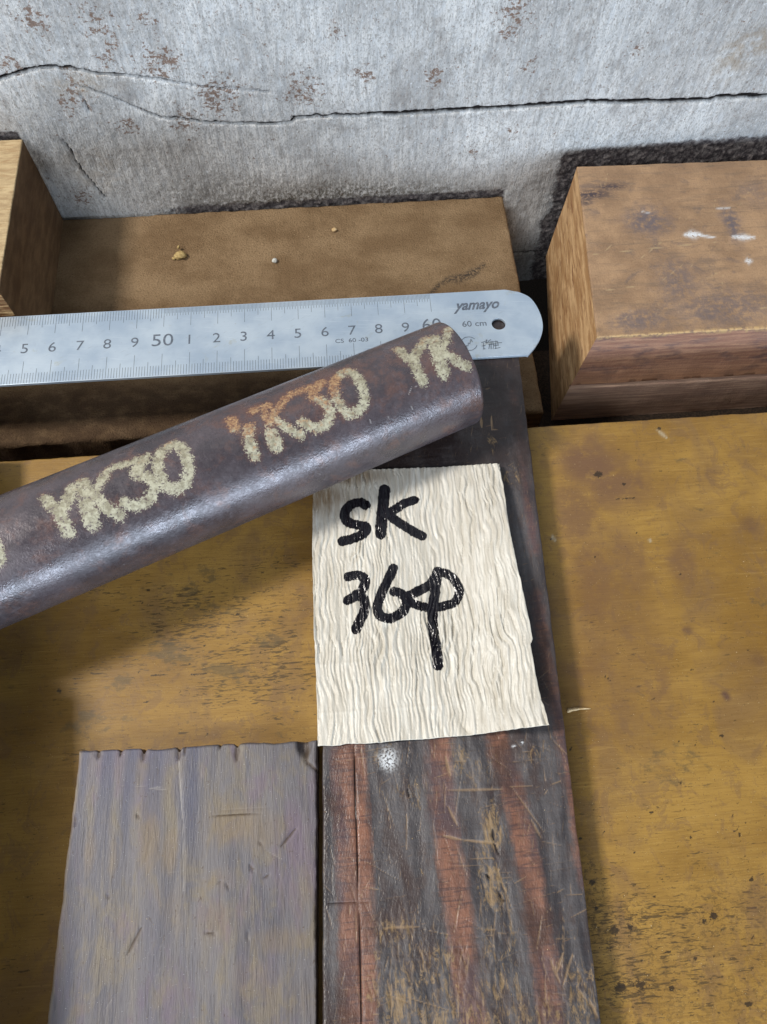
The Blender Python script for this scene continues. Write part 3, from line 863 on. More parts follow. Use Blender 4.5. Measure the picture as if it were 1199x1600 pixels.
def g_attrs(x, y, z):
    a = {}
    wv = .6 * fbm(x * 2, y * 1.2, 13, 4)
    B = lambda L: [(*onz(u, v, ZG), rx, ry, am) for u, v, rx, ry, am in L]
    a['tan'] = blobs(x, y, B([(235, 1318, .38, .9, .9), (140, 1335, .22, .8, .8), (176, 1340, .2, .8, .7), (266, 1325, .3, .8, .9), (370, 1290, 1.1, .7, 1), (400, 1300, 1.0, .7, .8), (345, 1375, .8, .5, .6), (275, 1420, .5, .8, .6), (335, 1440, .6, .7, .8), (435, 1470, 1.0, .5, .8),
                              (380, 1430, .5, 1.2, .5), (460, 1400, 1.0, .6, .5), (400, 1240, .8, .5, .4), (180, 1440, 1.2, 1.0, .3), (400, 1530, 1.0, .8, .6), (470, 1560, .8, .6, .5), (126, 1578, .4, .2, .7)]), wv)
    st = np.zeros_like(x)
    for u, hw in ((133, .12), (170, .22), (206, .2), (246, .3), (300, .26)):
        p = onz(u, 1185, ZG)
        xc = p[0] + .04 * (y - p[1])
        st = np.maximum(st, np.exp(-((x - xc) / hw) ** 4) * sst(y, -1.0, 2.6))
    for u, hw, am in ((120, .25, .6), (300, .3, .5), (240, .25, .35)):
        p = onz(u, 1400, ZG)
        st = np.maximum(st, am * np.exp(-((x - p[0]) / hw) ** 4) * sst(y, 3, -1) * sst(fbm(x, y * .3, 3), -.4, .3))
    a['stripe'] = st
    rr = np.random.default_rng(17)
    sg = [(*onz(279, 1182, ZG), *onz(286, 1290, ZG), .035, .9), (*onz(286, 1290, ZG), *onz(287, 1395, ZG), .03, .8), (*onz(310, 1190, ZG), *onz(309, 1270, ZG), .025, .5), (*onz(190, 1228, ZG), *onz(262, 1230, ZG), .02, .6), (*onz(232, 1232, ZG), *onz(260, 1234, ZG), .04, .7),
          (*onz(345, 1265, ZG), *onz(430, 1260, ZG), .02, .5)]
    for k in range(70):
        c = onz(rr.uniform(100, 490), rr.uniform(1180, 1600), ZG)
        an = 1.57 + rr.normal(0, .25) if rr.random() < .6 else rr.uniform(0, 3.1); L = rr.uniform(.1, .9)
        sg.append((c[0], c[1], c[0] + L * math.cos(an), c[1] + L * math.sin(an), rr.uniform(.012, .03), rr.uniform(.25, .7)))
    a['scratch'] = scratches(x, y, sg)
    gg = [(*onz(440, 1322, ZG), *onz(462, 1295, ZG), .05, 1), (*onz(200, 1490, ZG), *onz(221, 1450, ZG), .06, .9), (*onz(390, 1350, ZG), *onz(396, 1362, ZG), .05, .8), (*onz(412, 1372, ZG), *onz(422, 1366, ZG), .04, .9), (*onz(320, 1457, ZG), *onz(337, 1459, ZG), .04, .9),
          (*onz(354, 1380, ZG), *onz(358, 1390, ZG), .04, .8), (*onz(168, 1398, ZG), *onz(172, 1404, ZG), .05, .7), (*onz(405, 1315, ZG), *onz(410, 1320, ZG), .05, .7), (*onz(387, 1455, ZG), *onz(388, 1470, ZG), .04, .6), (*onz(333, 1275, ZG), *onz(410, 1270, ZG), .018, .8),
          (*onz(340, 1380, ZG), *onz(348, 1376, ZG), .03, .6), (*onz(118, 1275, ZG), *onz(118, 1290, ZG), .06, .7), (*onz(213, 1272, ZG), *onz(218, 1278, ZG), .04, .9)]
    for u, v, L, wd in ((155, 1178, .12, .08), (190, 1170, .2, .06), (226, 1168, .35, .09), (281, 1166, .35, .08), (290, 1168, .2, .05), (371, 1168, .35, .11), (345, 1163, .12, .06), (480, 1162, .6, .06), (475, 1158, .3, .05)):
        c = onz(u, v, ZG); gg.append((c[0], c[1] + .1, c[0] - .02, c[1] - L, wd, 1.0))
    gg.append((*onz(478, 1188, ZG), *onz(497, 1206, ZG), .06, 1)); gg.append((*onz(478, 1158, ZG), *onz(477, 1190, ZG), .05, 1))
    a['gouge'] = scratches(x, y, gg)
    a['rim'] = np.exp(-(np.clip(x - (onz(122, 1172, ZG)[0] + .038 * (y - 3.4)), 0, 9) / .10) ** 2) * .9
    return a


def g_disp(X, Y):
    a = g_attrs(X.ravel(), Y.ravel(), None)
    return (.015 * fbm(X * 2.5, Y * .3, 6, 4)) - (a['gouge'] * .03).reshape(X.shape) - (a['scratch'] * .012).reshape(X.shape) - (np.exp(-(((X + 2.08) / .2) ** 2 + ((Y - 3.0) / .32) ** 2) ** 2) * .25)


def g_notch(X, Y, dl, dr, df, db):
    oy = np.zeros_like(X)
    for u, wd, dp in ((155, .06, .05), (190, .05, .07), (226, .05, .16), (281, .05, .15), (371, .06, .10), (345, .04, .05), (430, .3, .04), (250, .4, .05)):
        c = onz(u, 1165, ZG)
        oy -= dp * np.exp(-((X - c[0]) / wd) ** 2) * np.clip(1 - db / .4, 0, 1) ** 2
    return np.zeros_like(X), oy


gb = slab('weathered_board', [(onz(72, 1600, ZG)[0] - .15, -7), (gl(-7) - .15, -7), (gl(3.1) - .15, onz(497, 1155, ZG)[1]), onz(122, 1172, ZG)], ZG, ZY + .02, .04, mat_greyboard(), r=.09, jag=.06, jf=2.5, seed=31,
          disp=g_disp, attrs=g_attrs, notch=g_notch)
tag(gb, 'weathered blue-grey board with tan patches and a chipped end on the yellow board', 'board')

# ================================================================== DARK PLANK
prng = np.random.default_rng(77)
pl_segs = []
for k in range(330):
    u, v = prng.uniform(505, 930), prng.uniform(1150, 1600)
    c = onz(u, v, ZP)
    r_ = prng.random()
    an = (1.57 + prng.normal(0, .22)) if r_ < .45 else (prng.normal(0, .25) if r_ < .7 else prng.uniform(0, 3.14))
    L = prng.gamma(2.0, .28)
    pl_segs.append((c[0], c[1], c[0] + L * math.cos(an), c[1] + L * math.sin(an), prng.uniform(.012, .028), prng.uniform(.2, .75)))
for k in range(60):
    c = onz(prng.uniform(790, 870), prng.uniform(700, 1150), ZP)
    an = prng.uniform(0, 3.14); L = prng.gamma(2, .15)
    pl_segs.append((c[0], c[1], c[0] + L * math.cos(an), c[1] + L * math.sin(an), prng.uniform(.012, .025), prng.uniform(.2, .6)))
for u0, v0, u1, v1, wd, am in [(693, 1306, 720, 1312, .045, 1), (720, 1312, 775, 1318, .04, .9), (700, 1235, 785, 1233, .05, .7), (696, 1182, 704, 1212, .06, .9), (700, 1260, 715, 1290, .05, .8), (605, 1530, 612, 1560, .04, .8), (607, 1555, 640, 1568, .03, .8),
                               (600, 1450, 655, 1448, .05, .7), (870, 1520, 880, 1490, .05, .9), (880, 1540, 895, 1490, .04, .8), (860, 1500, 875, 1535, .05, .8), (790, 1400, 800, 1450, .04, .6), (752, 652, 753, 668, .05, 1), (768, 650, 769, 672, .04, .9), (768, 671, 778, 671, .03, .8), (758, 608, 766, 606, .04, .6),
                               (800, 1230, 850, 1300, .03, .7), (830, 1280, 846, 1310, .04, .7), (770, 1340, 800, 1420, .03, .7), (775, 1420, 770, 1480, .03, .6), (920, 1560, 935, 1590, .05, .8), (900, 1540, 925, 1575, .03, .7)]:
    pl_segs.append((*onz(u0, v0, ZP), *onz(u1, v1, ZP), wd, am))


def p_attrs(x, y, z):
    a = {}
    pz = lambda L: smooth_pts(PZ(L, ZP), 4)
    sd = poly_sdf(x, y, [(pz([(543, 1150), (548, 1250), (556, 1400), (562, 1620)]), .50)])
    sd = np.minimum(sd, poly_sdf(x, y, [(pz([(686, 1150), (690, 1250), (702, 1330), (716, 1420), (728, 1520), (745, 1620)]), .36)]))
    sd = np.minimum(sd, poly_sdf(x, y, [(pz([(776, 1150), (800, 1230), (822, 1330), (840, 1430), (855, 1540), (862, 1620)]), .32)]))
    sd = np.minimum(sd, poly_sdf(x, y, [(pz([(838, 930), (858, 1050), (892, 1220), (915, 1380)]), .16)]))
    sd = np.minimum(sd, poly_sdf(x, y, [(pz([(800, 600), (822, 760), (836, 860)]), .12)]))
    a['red'] = sd
    a['scratch'] = scratches(x, y, pl_segs)
    wv = .6 * fbm(x * 2, y * 2, 3, 4)
    B = lambda L: [(*onz(u, v, ZP), rx, ry, am) for u, v, rx, ry, am in L]
    a['raw'] = blobs(x, y, B([(768, 1295, .30, .8, 1.1), (772, 1385, .45, .8, 1.1), (760, 1360, .3, .9, .8), (640, 1560, 1.2, 1.4, .8), (690, 1530, .8, 1.2, .7), (620, 1450, .7, .4, .8), (780, 1560, .9, 1.0, .7), (780, 1490, .5, 1.0, .7), (720, 1185, .5, .6, .7), (640, 1240, 1.0, .6, .5), (600, 1180, .7, .4, .5),
                              (830, 1180, .6, .4, .5), (910, 1560, .6, 1.0, .8), (850, 1590, 1.2, .6, .7), (740, 1200, .6, .8, .6), (690, 1600, 2.2, .8, .8), (800, 745, .4, .5, .6), (770, 690, .25, .5, .5)]), wv)
    a['line'] = scratches(x, y, [(*onz(553, 1165, ZP), *onz(560, 1390, ZP), .03, 1), (*onz(560, 1390, ZP), *onz(566, 1620, ZP), .03, 1), (*onz(770, 1295, ZP), *onz(772, 1312, ZP), .06, 1), (*onz(773, 1318, ZP), *onz(780, 1335, ZP), .04, .9), (*onz(759, 1366, ZP), *onz(766, 1372, ZP), .05, .9), (*onz(775, 1388, ZP), *onz(788, 1408, ZP), .05, .8),
                              (*onz(637, 1233, ZP), *onz(640, 1245, ZP), .05, .8), (*onz(513, 1412, ZP), *onz(590, 1408, ZP), .02, .6), (*onz(720, 1480, ZP), *onz(724, 1500, ZP), .03, .5)])
    a['white'] = blobs(x, y, B([(606, 1189, .26, .30, 1.0), (816, 1160, .06, .06, 1), (803, 1166, .06, .03, 1)]), wv)
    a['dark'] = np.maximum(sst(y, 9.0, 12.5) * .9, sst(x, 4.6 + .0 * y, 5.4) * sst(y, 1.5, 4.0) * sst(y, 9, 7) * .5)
    return a


def p_disp(X, Y):
    a = p_attrs(X.ravel(), Y.ravel(), None)
    d = .018 * fbm(X * 2.2, Y * .4, 6, 4) + .010 * fbm(X * 1.2, Y * 9, 16, 3)
    d = d - (a['scratch'] * .012).reshape(X.shape) - (a['line'] * .06).reshape(X.shape) + (np.clip(a['raw'], 0, 1) * .05).reshape(X.shape) * (fbm(X * 9, Y * 3, 4, 3) - .2)
    return d


pk = lambda x, y: (x * math.cos(.0434) + y * math.sin(.0434), -x * math.sin(.0434) + y * math.cos(.0434))
def plank_xy(u, v):   # u across, v along in the plank's own frame
    return (u * math.cos(.0434) + v * math.sin(.0434), -u * math.sin(.0434) + v * math.cos(.0434))


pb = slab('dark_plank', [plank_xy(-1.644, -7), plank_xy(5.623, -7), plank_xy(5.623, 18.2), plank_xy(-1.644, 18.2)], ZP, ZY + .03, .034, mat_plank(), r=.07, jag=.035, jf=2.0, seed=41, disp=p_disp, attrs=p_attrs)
tag(pb, 'dark scratched plank with reddish streaks lying beneath the crinkled paper tag', 'plank')

# ================================================================== off-frame timber: one carries the bar's left end, one added to cast shade
zero = lambda x, y, z: {'smear': x * 0, 'ruler_shade': x * 0}
pt = slab('timber_block', [(-20, 6.1), (-12.2, 6.1), (-13.0, 13.7), (-20, 13.7)], 3.56, ZY + .02, .5, dusty, r=.08, jag=.05, seed=51, attrs=zero)
tag(pt, 'low rough brown timber carrying the far end of the steel bar', 'block')
shade_block = slab('timber_block', [(-20, -9), (-10.3, -9), (-11.95, 5.6), (-20, 5.6)], 6.0, ZY + .02, .5, dusty, r=.08, jag=.05, seed=52, attrs=zero)
tag(shade_block, 'unseen tall brown timber added off-frame to shade the yellow board', 'block')

# ================================================================== STEEL BAR
BA = np.array([0.0, 12.8376, 4.885])
BD = np.array([0.92194666, 0.38541685, -0.03831714]); BD /= np.linalg.norm(BD)
N1 = np.cross(BD, [0, 0, 1]); N1 /= np.linalg.norm(N1)
N2 = np.cross(N1, BD)
RB = 1.8
E_END = 3.93


def bar_px(u, v):
    r = ray(u, v); r = r / np.linalg.norm(r)
    o = np.array([0, 0, CAM_H]) - BA
    rp = r - BD * (r @ BD); op = o - BD * (o @ BD)
    a = rp @ rp; b = 2 * rp @ op; c = op @ op - RB * RB
    dd = max(b * b - 4 * a * c, 0)
    t = (-b - math.sqrt(dd)) / (2 * a)
    q = o + t * r
    return (q @ BD, RB * math.atan2(q @ N2, q @ N1))


def grp(strokes, x0, y0, sc):
    out = []
    for pts, hw in strokes:
        out.append((smooth_pts([bar_px(x0 + p[0] * sc, y0 + p[1] * sc) for p in pts], 4), hw))
    return out


ST = []
ST += grp([([(250, 488), (285, 525), (330, 562)], 0.164), ([(398, 432), (372, 500), (335, 562), (352, 620), (376, 678)], 0.180),
           ([(455, 408), (472, 500), (492, 570), (512, 628)], 0.213), ([(592, 338), (555, 405), (508, 468)], 0.139), ([(520, 470), (585, 540), (655, 582)], 0.180),
           ([(630, 318), (720, 292), (812, 258)], 0.123), ([(800, 275), (745, 345), (820, 375), (852, 420), (820, 492), (760, 530), (690, 516)], 0.164),
           ([(885, 240), (955, 190), (1015, 235), (1040, 320), (1020, 405), (955, 440), (895, 395), (870, 310), (885, 240)], 0.164)], 0, 640, .2836)
ST += grp([([(88, 436), (105, 470)], 0.164), ([(165, 470), (165, 520), (190, 590)], 0.172), ([(180, 395), (250, 372)], 0.123),
           ([(235, 405), (255, 450)], 0.123), ([(262, 495), (284, 550)], 0.197), ([(352, 318), (308, 362), (262, 428)], 0.131), ([(268, 425), (330, 468), (390, 502)], 0.148),
           ([(362, 318), (430, 295), (488, 270)], 0.131), ([(470, 285), (440, 330), (490, 355), (518, 400), (500, 455), (450, 470), (400, 445)], 0.156),
           ([(535, 265), (588, 222), (640, 252), (665, 320), (655, 385), (605, 408), (562, 375), (540, 320), (535, 265)], 0.156)], 330, 500, .3586)
ST += grp([([(815, 128), (850, 160), (882, 180)], 0.156), ([(935, 85), (905, 130), (882, 175), (902, 225), (925, 272)], 0.164),
           ([(968, 80), (985, 150), (1014, 232)], 0.205), ([(1032, 40), (1022, 95), (1000, 140)], 0.131), ([(1005, 140), (1060, 172), (1112, 202)], 0.164)], 330, 500, .3586)
ST += [(smooth_pts([bar_px(-8, 850), bar_px(-1, 868), bar_px(-9, 886)], 3), .16)]

es = np.concatenate([np.arange(-26, -14, .4), np.arange(-14, E_END - .09, .045), E_END - .09 + .09 * np.sin(np.linspace(0, math.pi / 2, 9))])
rs = np.where(es > E_END - .09, RB - .09 * (1 - np.sqrt(np.clip(1 - ((es - (E_END - .09)) / .09) ** 2, 0, 1))) * .8, RB)
nth = 260
th = np.linspace(-math.pi * .75, math.pi * 1.25, nth, endpoint=False)
EE, TT = np.meshgrid(es, th, indexing='ij')
RR = np.repeat(rs[:, None], nth, 1) + .006 * fbm(EE * 2, TT * 4, 9, 4) * (np.abs(TT) < 2.6)
VV = BA + EE[..., None] * BD + RR[..., None] * (np.cos(TT)[..., None] * N1 + np.sin(TT)[..., None] * N2)
nE = len(es)
ii = np.arange(nE * nth).reshape(nE, nth)
Fb = np.stack([ii[:-1], np.roll(ii[:-1], -1, 1), np.roll(ii[1:], -1, 1), ii[1:]], -1).reshape(-1, 4)
fe, ft = EE.ravel(), RB * TT.ravel()
ink = poly_sdf(fe, ft, ST)
# rust creeps over the upper parts of the marks, most on the middle group
rust = .22 + sst(ft, 2.6, 4.2) * .45
rust = np.maximum(rust, sst(fe, -5.5, -4.6) * sst(fe, .2, -.4) * (.42 + .42 * sst(ft, 2.2, 3.4)))
rust = np.maximum(rust, sst(fe, .3, .8) * (.12 + .5 * sst(ft, 3.2, 4.2)))
rust = np.clip(rust, 0, 1)
rusty = blobs(fe, ft, [(-1.5, 3.6, 3.5, 1.0, 1), (1.5, 2.8, 2.0, 1.4, .8), (3.0, 4.2, 1.5, .8, 1)])
nk = []
brng = np.random.default_rng(3)
for k in range(26):
    e0 = brng.uniform(-11, 3.5); t0 = brng.uniform(-.3, 2.4); an = brng.uniform(0, 3.1); L = brng.gamma(2, .05)
    nk.append((e0, t0, e0 + L * math.cos(an), t0 + L * math.sin(an), brng.uniform(.012, .03), brng.uniform(.3, .8)))
for a_, b_, c_, d_ in ((638, 618, 644, 604), (641, 632, 645, 640), (578, 655, 580, 664), (605, 648, 608, 655), (648, 606, 652, 603)):
    nk.append((*bar_px(a_, b_), *bar_px(c_, d_), .03, .8))
nick = scratches(fe, ft, nk)
# two flat end caps
c0 = len(ii.ravel())
VV2 = np.vstack([VV.reshape(-1, 3), (BA + BD * E_END)[None], (BA + BD * es[0])[None]])
caps = []
for k in range(0, nth, 2):
    caps.append([c0, ii[-1, k], ii[-1, (k + 1) % nth], ii[-1, (k + 2) % nth]])
    caps.append([c0 + 1, ii[0, (k + 2) % nth], ii[0, (k + 1) % nth], ii[0, k]])
Fb = np.vstack([Fb, np.array(caps)])
z2 = np.zeros(2)
# orient faces outward
bar = mesh_obj('steel_bar', VV2, Fb[:, ::-1].copy(), mat_bar(), attrs=dict(ink=np.concatenate([ink, z2 + .6]), rust=np.concatenate([rust, z2]), rusty=np.concatenate([rusty, z2]), nick=np.concatenate([nick, z2])), sharp=40)
tag(bar, 'round purplish brown steel bar with cream YK30 paint marks, leaning over the ruler', 'bar')

# ================================================================== STEEL RULER
RZ = ZP + .035
RT = .12
RA = -.0047
RO = np.array([-6.7226, 19.1124])
ra_c, ra_s = math.cos(RA), math.sin(RA)


def rloc(s, v):       # s cm from tick 50 along the rule, v cm down from the far edge
    return (RO[0] + s * ra_c + v * ra_s, RO[1] + s * ra_s - v * ra_c)


def rinv(u, v):
    x, y = onz(u, v, RZ + RT)
    dx, dy = x - RO[0], y - RO[1]
    return (dx * ra_c + dy * ra_s, -(-dx * ra_s + dy * ra_c))


rul = empty('steel_ruler', (*rloc(0, 1.5), RZ))
tag(rul, 'satin steel ruler with etched centimetre scale and rounded holed end', 'ruler')


def curve_mesh(name, splines, extrude, bevel, z, mat, parent, to_world):
    cu = bpy.data.curves.new(name, 'CURVE')
    cu.dimensions = '2D'; cu.fill_mode = 'BOTH'
    cu.extrude = extrude; cu.bevel_depth = bevel; cu.bevel_resolution = 1
    for pts in splines:
        sp = cu.splines.new('POLY'); sp.points.add(len(pts) - 1); sp.use_cyclic_u = True
        for p, q in zip(sp.points, pts):
            p.co = (q[0], q[1], 0, 1)
    ob = bpy.data.objects.new(name, cu); COL.objects.link(ob)
    dg = bpy.context.evaluated_depsgraph_get()
    me = bpy.data.meshes.new_from_object(ob.evaluated_get(dg))
    bpy.data.objects.remove(ob)
    V = np.zeros(len(me.vertices) * 3); me.vertices.foreach_get('co', V); V = V.reshape(-1, 3)
    F = [list(p.vertices) for p in me.polygons]
    bpy.data.meshes.remove(me)
    xy = [to_world(a, b) for a, b in V[:, :2]]
    W = np.column_stack([xy, V[:, 2] + z])
    return mesh_obj(name, W, F, mat, parent=parent, smooth=False)


endpts = smooth_pts([rinv(*p) for p in [(806, 454.5), (828, 465), (842, 485), (848, 507), (845, 526), (836, 542), (823, 557.5)]], 6)
outline = [(-51.5, 0.0)] + [(endpts[0][0] - .4, 0.0)] + [(max(a, 0), b) for a, b in endpts[1:-1]] + [(endpts[-1][0], 3.0), (-51.5, 3.0)]
hc = rinv(779.5, 506)
hole = [(hc[0] + .27 * math.cos(t), hc[1] + .27 * math.sin(t)) for t in np.linspace(0, 2 * math.pi, 40, endpoint=False)]
steel = mat_ruler()
blade = curve_mesh('blade', [outline, hole], RT / 2 - .012, .012, RZ + RT / 2, steel, rul, rloc)
printm = mat_print()
ZT_ = RZ + RT + .003

tv, tf = [], []


def tick(s, v0, v1, wd):
    k = len(tv)
    for a, b in ((s - wd / 2, v0), (s - wd / 2, v1), (s + wd / 2, v1), (s + wd / 2, v0)):
        tv.append((*rloc(a, b), ZT_))
    tf.append([k, k + 1, k + 2, k + 3])


for mm in range(0, 601):
    s = mm / 10 - 50
    if s > 10.001:
        continue
    L = .86 if mm % 10 == 0 else (.56 if mm % 5 == 0 else .45)
    LB = .95 if mm % 10 == 0 else (.62 if mm % 5 == 0 else .44)
    if mm >= 500:
        tick(s, .02, L - .02 if mm % 5 == 0 else .36, .014)
        if mm < 600:
            tick(s + .05, .02, .24, .014)
    else:
        tick(s, .02, L, .016)
    tick(s, 3 - LB, 2.98, .015)
mesh_obj('graduations', np.array(tv), tf, printm, parent=rul, smooth=False)


def text(body, s, v, size, name='numeral', shear=0.0, offset=0.0, ax=1.0, ang=0.0, align='CENTER'):
    cu = bpy.data.curves.new(name, 'FONT')
    cu.body = body; cu.size = size; cu.shear = shear; cu.offset = offset
    cu.align_x = align; cu.align_y = 'CENTER'; cu.resolution_u = 4
    ob = bpy.data.objects.new(name, cu); COL.objects.link(ob)
    dg = bpy.context.evaluated_depsgraph_get()
    me = bpy.data.meshes.new_from_object(ob.evaluated_get(dg))
    bpy.data.objects.remove(ob)
    V = np.zeros(len(me.vertices) * 3); me.vertices.foreach_get('co', V); V = V.reshape(-1, 3)
    F = [list(p.vertices) for p in me.polygons]
    bpy.data.meshes.remove(me)
    c, si = math.cos(ang), math.sin(ang)
    xy = [rloc(s + (a * c - b * si) * ax, v - (a * si + b * c)) for a, b in V[:, :2]]
    return mesh_obj(name, np.column_stack([xy, np.full(len(V), ZT_ + .001)]), F, printm, parent=rul, smooth=False)


for n in range(38, 60):
    if n % 10 == 0:
        text(str(n), n - 50 - .02, 1.47, .76, ax=1.12)
    else:
        text(str(n % 10), n - 50 - .03, 1.50, .60, ax=1.08)
text('60', 9.95, 1.45, .76)
text('yamayo', *rinv(744.5, 476.5), .64, name='lettering', shear=.42, offset=.018, ax=.84)
text('60 cm', *rinv(741.5, 506), .36, name='lettering', offset=.002, ax=1.05)
text('CS  60 -03', *rinv(550, 532), .25, name='lettering', offset=.002, ax=1.15)


def strokes_mesh(name, lines, wd):
    V, F = [], []
    for pts in lines:
        for i in range(len(pts) - 1):
            (a, b), (c, d) = pts[i], pts[i + 1]
            L = math.hypot(c - a, d - b) + 1e-9
            nx, ny = -(d - b) / L * wd / 2, (c - a) / L * wd / 2
            ex, ey = (c - a) / L * wd * .4, (d - b) / L * wd * .4
            k = len(V)
            for p in ((a - ex + nx, b - ey + ny), (a - ex - nx, b - ey - ny), (c + ex - nx, d + ey - ny), (c + ex + nx, d + ey + ny)):
                V.append((*rloc(*p), ZT_ + .002 + .0002 * (k % 40)))
            F.append([k, k + 1, k + 2, k + 3])
    return mesh_obj(name, np.array(V), F, printm, parent=rul, smooth=False)


Lz = lambda pts: [rinv(660 + a * .1668, 440 + b * .1668) for a, b in pts]
cc = rinv(733, 537)
circ = [(cc[0] + .30 * math.cos(t), cc[1] + .30 * math.sin(t)) for t in np.linspace(.3, 5.6, 26)]
strokes_mesh('emblem', [circ, Lz([(412, 600), (428, 605), (432, 575), (445, 585), (455, 540), (470, 565)]), Lz([(412, 600), (415, 620), (430, 625)])], .022)
strokes_mesh('lettering', [Lz([(555, 572), (590, 560), (610, 548)]), Lz([(572, 575), (578, 632)]), Lz([(560, 605), (590, 598)]), Lz([(570, 632), (590, 630)]), Lz([(600, 545), (605, 580)]), Lz([(590, 572), (705, 560)]), Lz([(632, 585), (624, 630)]), Lz([(645, 560), (645, 632)]), Lz([(622, 590), (690, 584)]),
                           Lz([(660, 560), (668, 600), (664, 630)]), Lz([(690, 555), (688, 628)]), Lz([(680, 628), (730, 618)]), Lz([(672, 600), (712, 596)]), Lz([(705, 565), (712, 600)]), Lz([(700, 575), (745, 572)]), Lz([(618, 560), (640, 545)])], .026)

# ================================================================== CRINKLED PAPER TAG
Ly = [2.6, 2.83, 7.04, 9.21, 10.81, 12.3]; Lx = [-1.64, -1.63, -1.60, -1.56, -1.47, -1.42]
Ry = [2.6, 2.80, 3.9, 5.25, 5.40, 6.34, 8.73, 11.62, 12.3]; Rx = [5.04, 5.06, 4.97, 4.93, 5.02, 4.99, 4.84, 4.92, 4.92]
nu, nv = 290, 400
us = np.linspace(0, 1, nu); vs = np.linspace(0, 1, nv)
UU, VV_ = np.meshgrid(us, vs, indexing='xy')
Bt = np.interp(us, [0, .3, .6, 1], [2.84, 2.79, 2.80, 2.82]) + .025 * fbm(us * 14, us * 0, 4, 3)
Tp = np.interp(us, [0, .3, .6, 1], [11.86, 11.80, 11.72, 11.62]) + .012 * fbm(us * 14, us * 0, 6, 3)
TY = Bt[None, :] * (1 - VV_) + Tp[None, :] * VV_
lx = np.interp(TY, Ly, Lx) + .012 * fbm(TY * 2, TY * 0, 8, 3); rx_ = np.interp(TY, Ry, Rx) + .015 * fbm(TY * 2.5, TY * 0, 9, 3)
TX = lx * (1 - UU) + rx_ * UU
fx_, fy_ = TX.ravel(), TY.ravel()
wu = fx_ + .10 * fbm(fx_ * 1.0, fy_ * .5, 51, 3)
def crepe(freq, fy0, seed):
    p = wu * freq + 1.5 * fbm(wu * .9, fy_ * fy0, seed, 3, .55)
    k = np.floor(p)
    tri = 1 - np.abs((p - k) * 2 - 1)
    am = .45 + .75 * vn(k * 7.13 + seed, fy_ * 1.0 + k * 3.7, seed + 5)
    return (tri ** .8 - .5) * np.clip(am, .05, 1.3)
w1 = crepe(4.6, .62, 60); w2 = crepe(9.0, 1.1, 61); w3 = fbm(wu * 11, fy_ * 1.6, 62, 2)
amp = .85 + .4 * fbm(fx_ * .7, fy_ * .5, 63, 2)
wr = (.85 * w1 + .55 * w2 + .2 * w3) * amp
fold = np.zeros_like(fx_)
for yy, a_ in ((5.25, .006), (3.75, .005)):
    yl = yy + .03 * np.sin(fx_ * 1.1 + yy) + .03 * fbm(fx_, fx_ * 0, 9, 2)
    fold += a_ * np.exp(-((fy_ - yl) / .05) ** 2)
lift = .42 * sst(fx_, 2.2, 5.1) ** 1.5 * sst(fy_, 12.0, 8.5) + .14 * sst(fx_, 2.2, 5.1) + .22 * sst(fy_, 3.8, 2.7) * sst(fx_, 1.5, 5)
lift += .05 * np.sin(fx_ * 1.4 + 1) * sst(fy_, 12, 9) + .05
TZ = ZP + .10 + .115 * wr + fold + lift
Zs = lambda pts: [onz(500 + a * .2168, 740 + b * .2168, ZP + .18) for a, b in pts]
TI = [(smooth_pts(Zs([(330, 228), (290, 208), (225, 222), (182, 275), (190, 335), (250, 366), (330, 385), (318, 430), (250, 465), (165, 486)])), 0.173),
      (smooth_pts(Zs([(466, 112), (460, 200), (448, 320), (440, 435)])), 0.192), (smooth_pts(Zs([(682, 186), (610, 212), (545, 255), (480, 285)])), 0.160), (smooth_pts(Zs([(490, 290), (560, 345), (650, 400), (736, 444)])), 0.166),
      (smooth_pts(Zs([(205, 742), (275, 732), (325, 765), (312, 830), (260, 880), (202, 912)])), 0.160), (smooth_pts(Zs([(260, 870), (318, 905), (322, 985), (295, 1050), (262, 1122)])), 0.160),
      (smooth_pts(Zs([(530, 682), (500, 750), (452, 850), (415, 960), (440, 1030), (520, 1040), (600, 990), (625, 915), (585, 865), (535, 850)])), 0.160),
      (smooth_pts(Zs([(640, 880), (720, 838), (800, 790), (850, 702)])), 0.160), (smooth_pts(Zs([(620, 905), (700, 945), (800, 962), (900, 950), (975, 920), (1005, 850), (975, 770), (915, 718), (850, 700)])), 0.147),
      (smooth_pts(Zs([(850, 700), (830, 850), (812, 1000), (822, 1150), (845, 1290), (852, 1378)])), 0.166)]
tink = poly_sdf(fx_, fy_, TI)
bar_shade = blobs(fx_, fy_, [(*onz(505, 780, ZP), .9, .6, 1), (*onz(545, 748, ZP), 1.2, .35, .9)], .5 * fbm(fx_ * 3, fy_ * 2, 2, 3))  # bar's contact shadow painted onto the tag's top-left corner
Vt = np.column_stack([fx_, fy_, TZ])
it = np.arange(len(Vt)).reshape(nv, nu)
Ft = np.stack([it[:-1, :-1], it[:-1, 1:], it[1:, 1:], it[1:, :-1]], -1).reshape(-1, 4)
tg = mesh_obj('paper_tag', Vt, Ft, mat_tag(), attrs=dict(ink=tink, wr=wr, bar_shade=bar_shade))
sol = tg.modifiers.new('thickness', 'SOLIDIFY'); sol.thickness = .00018; sol.offset = -1
tag(tg, 'crinkled cream paper tag with black handwritten SK 36 lettering', 'paper tag')

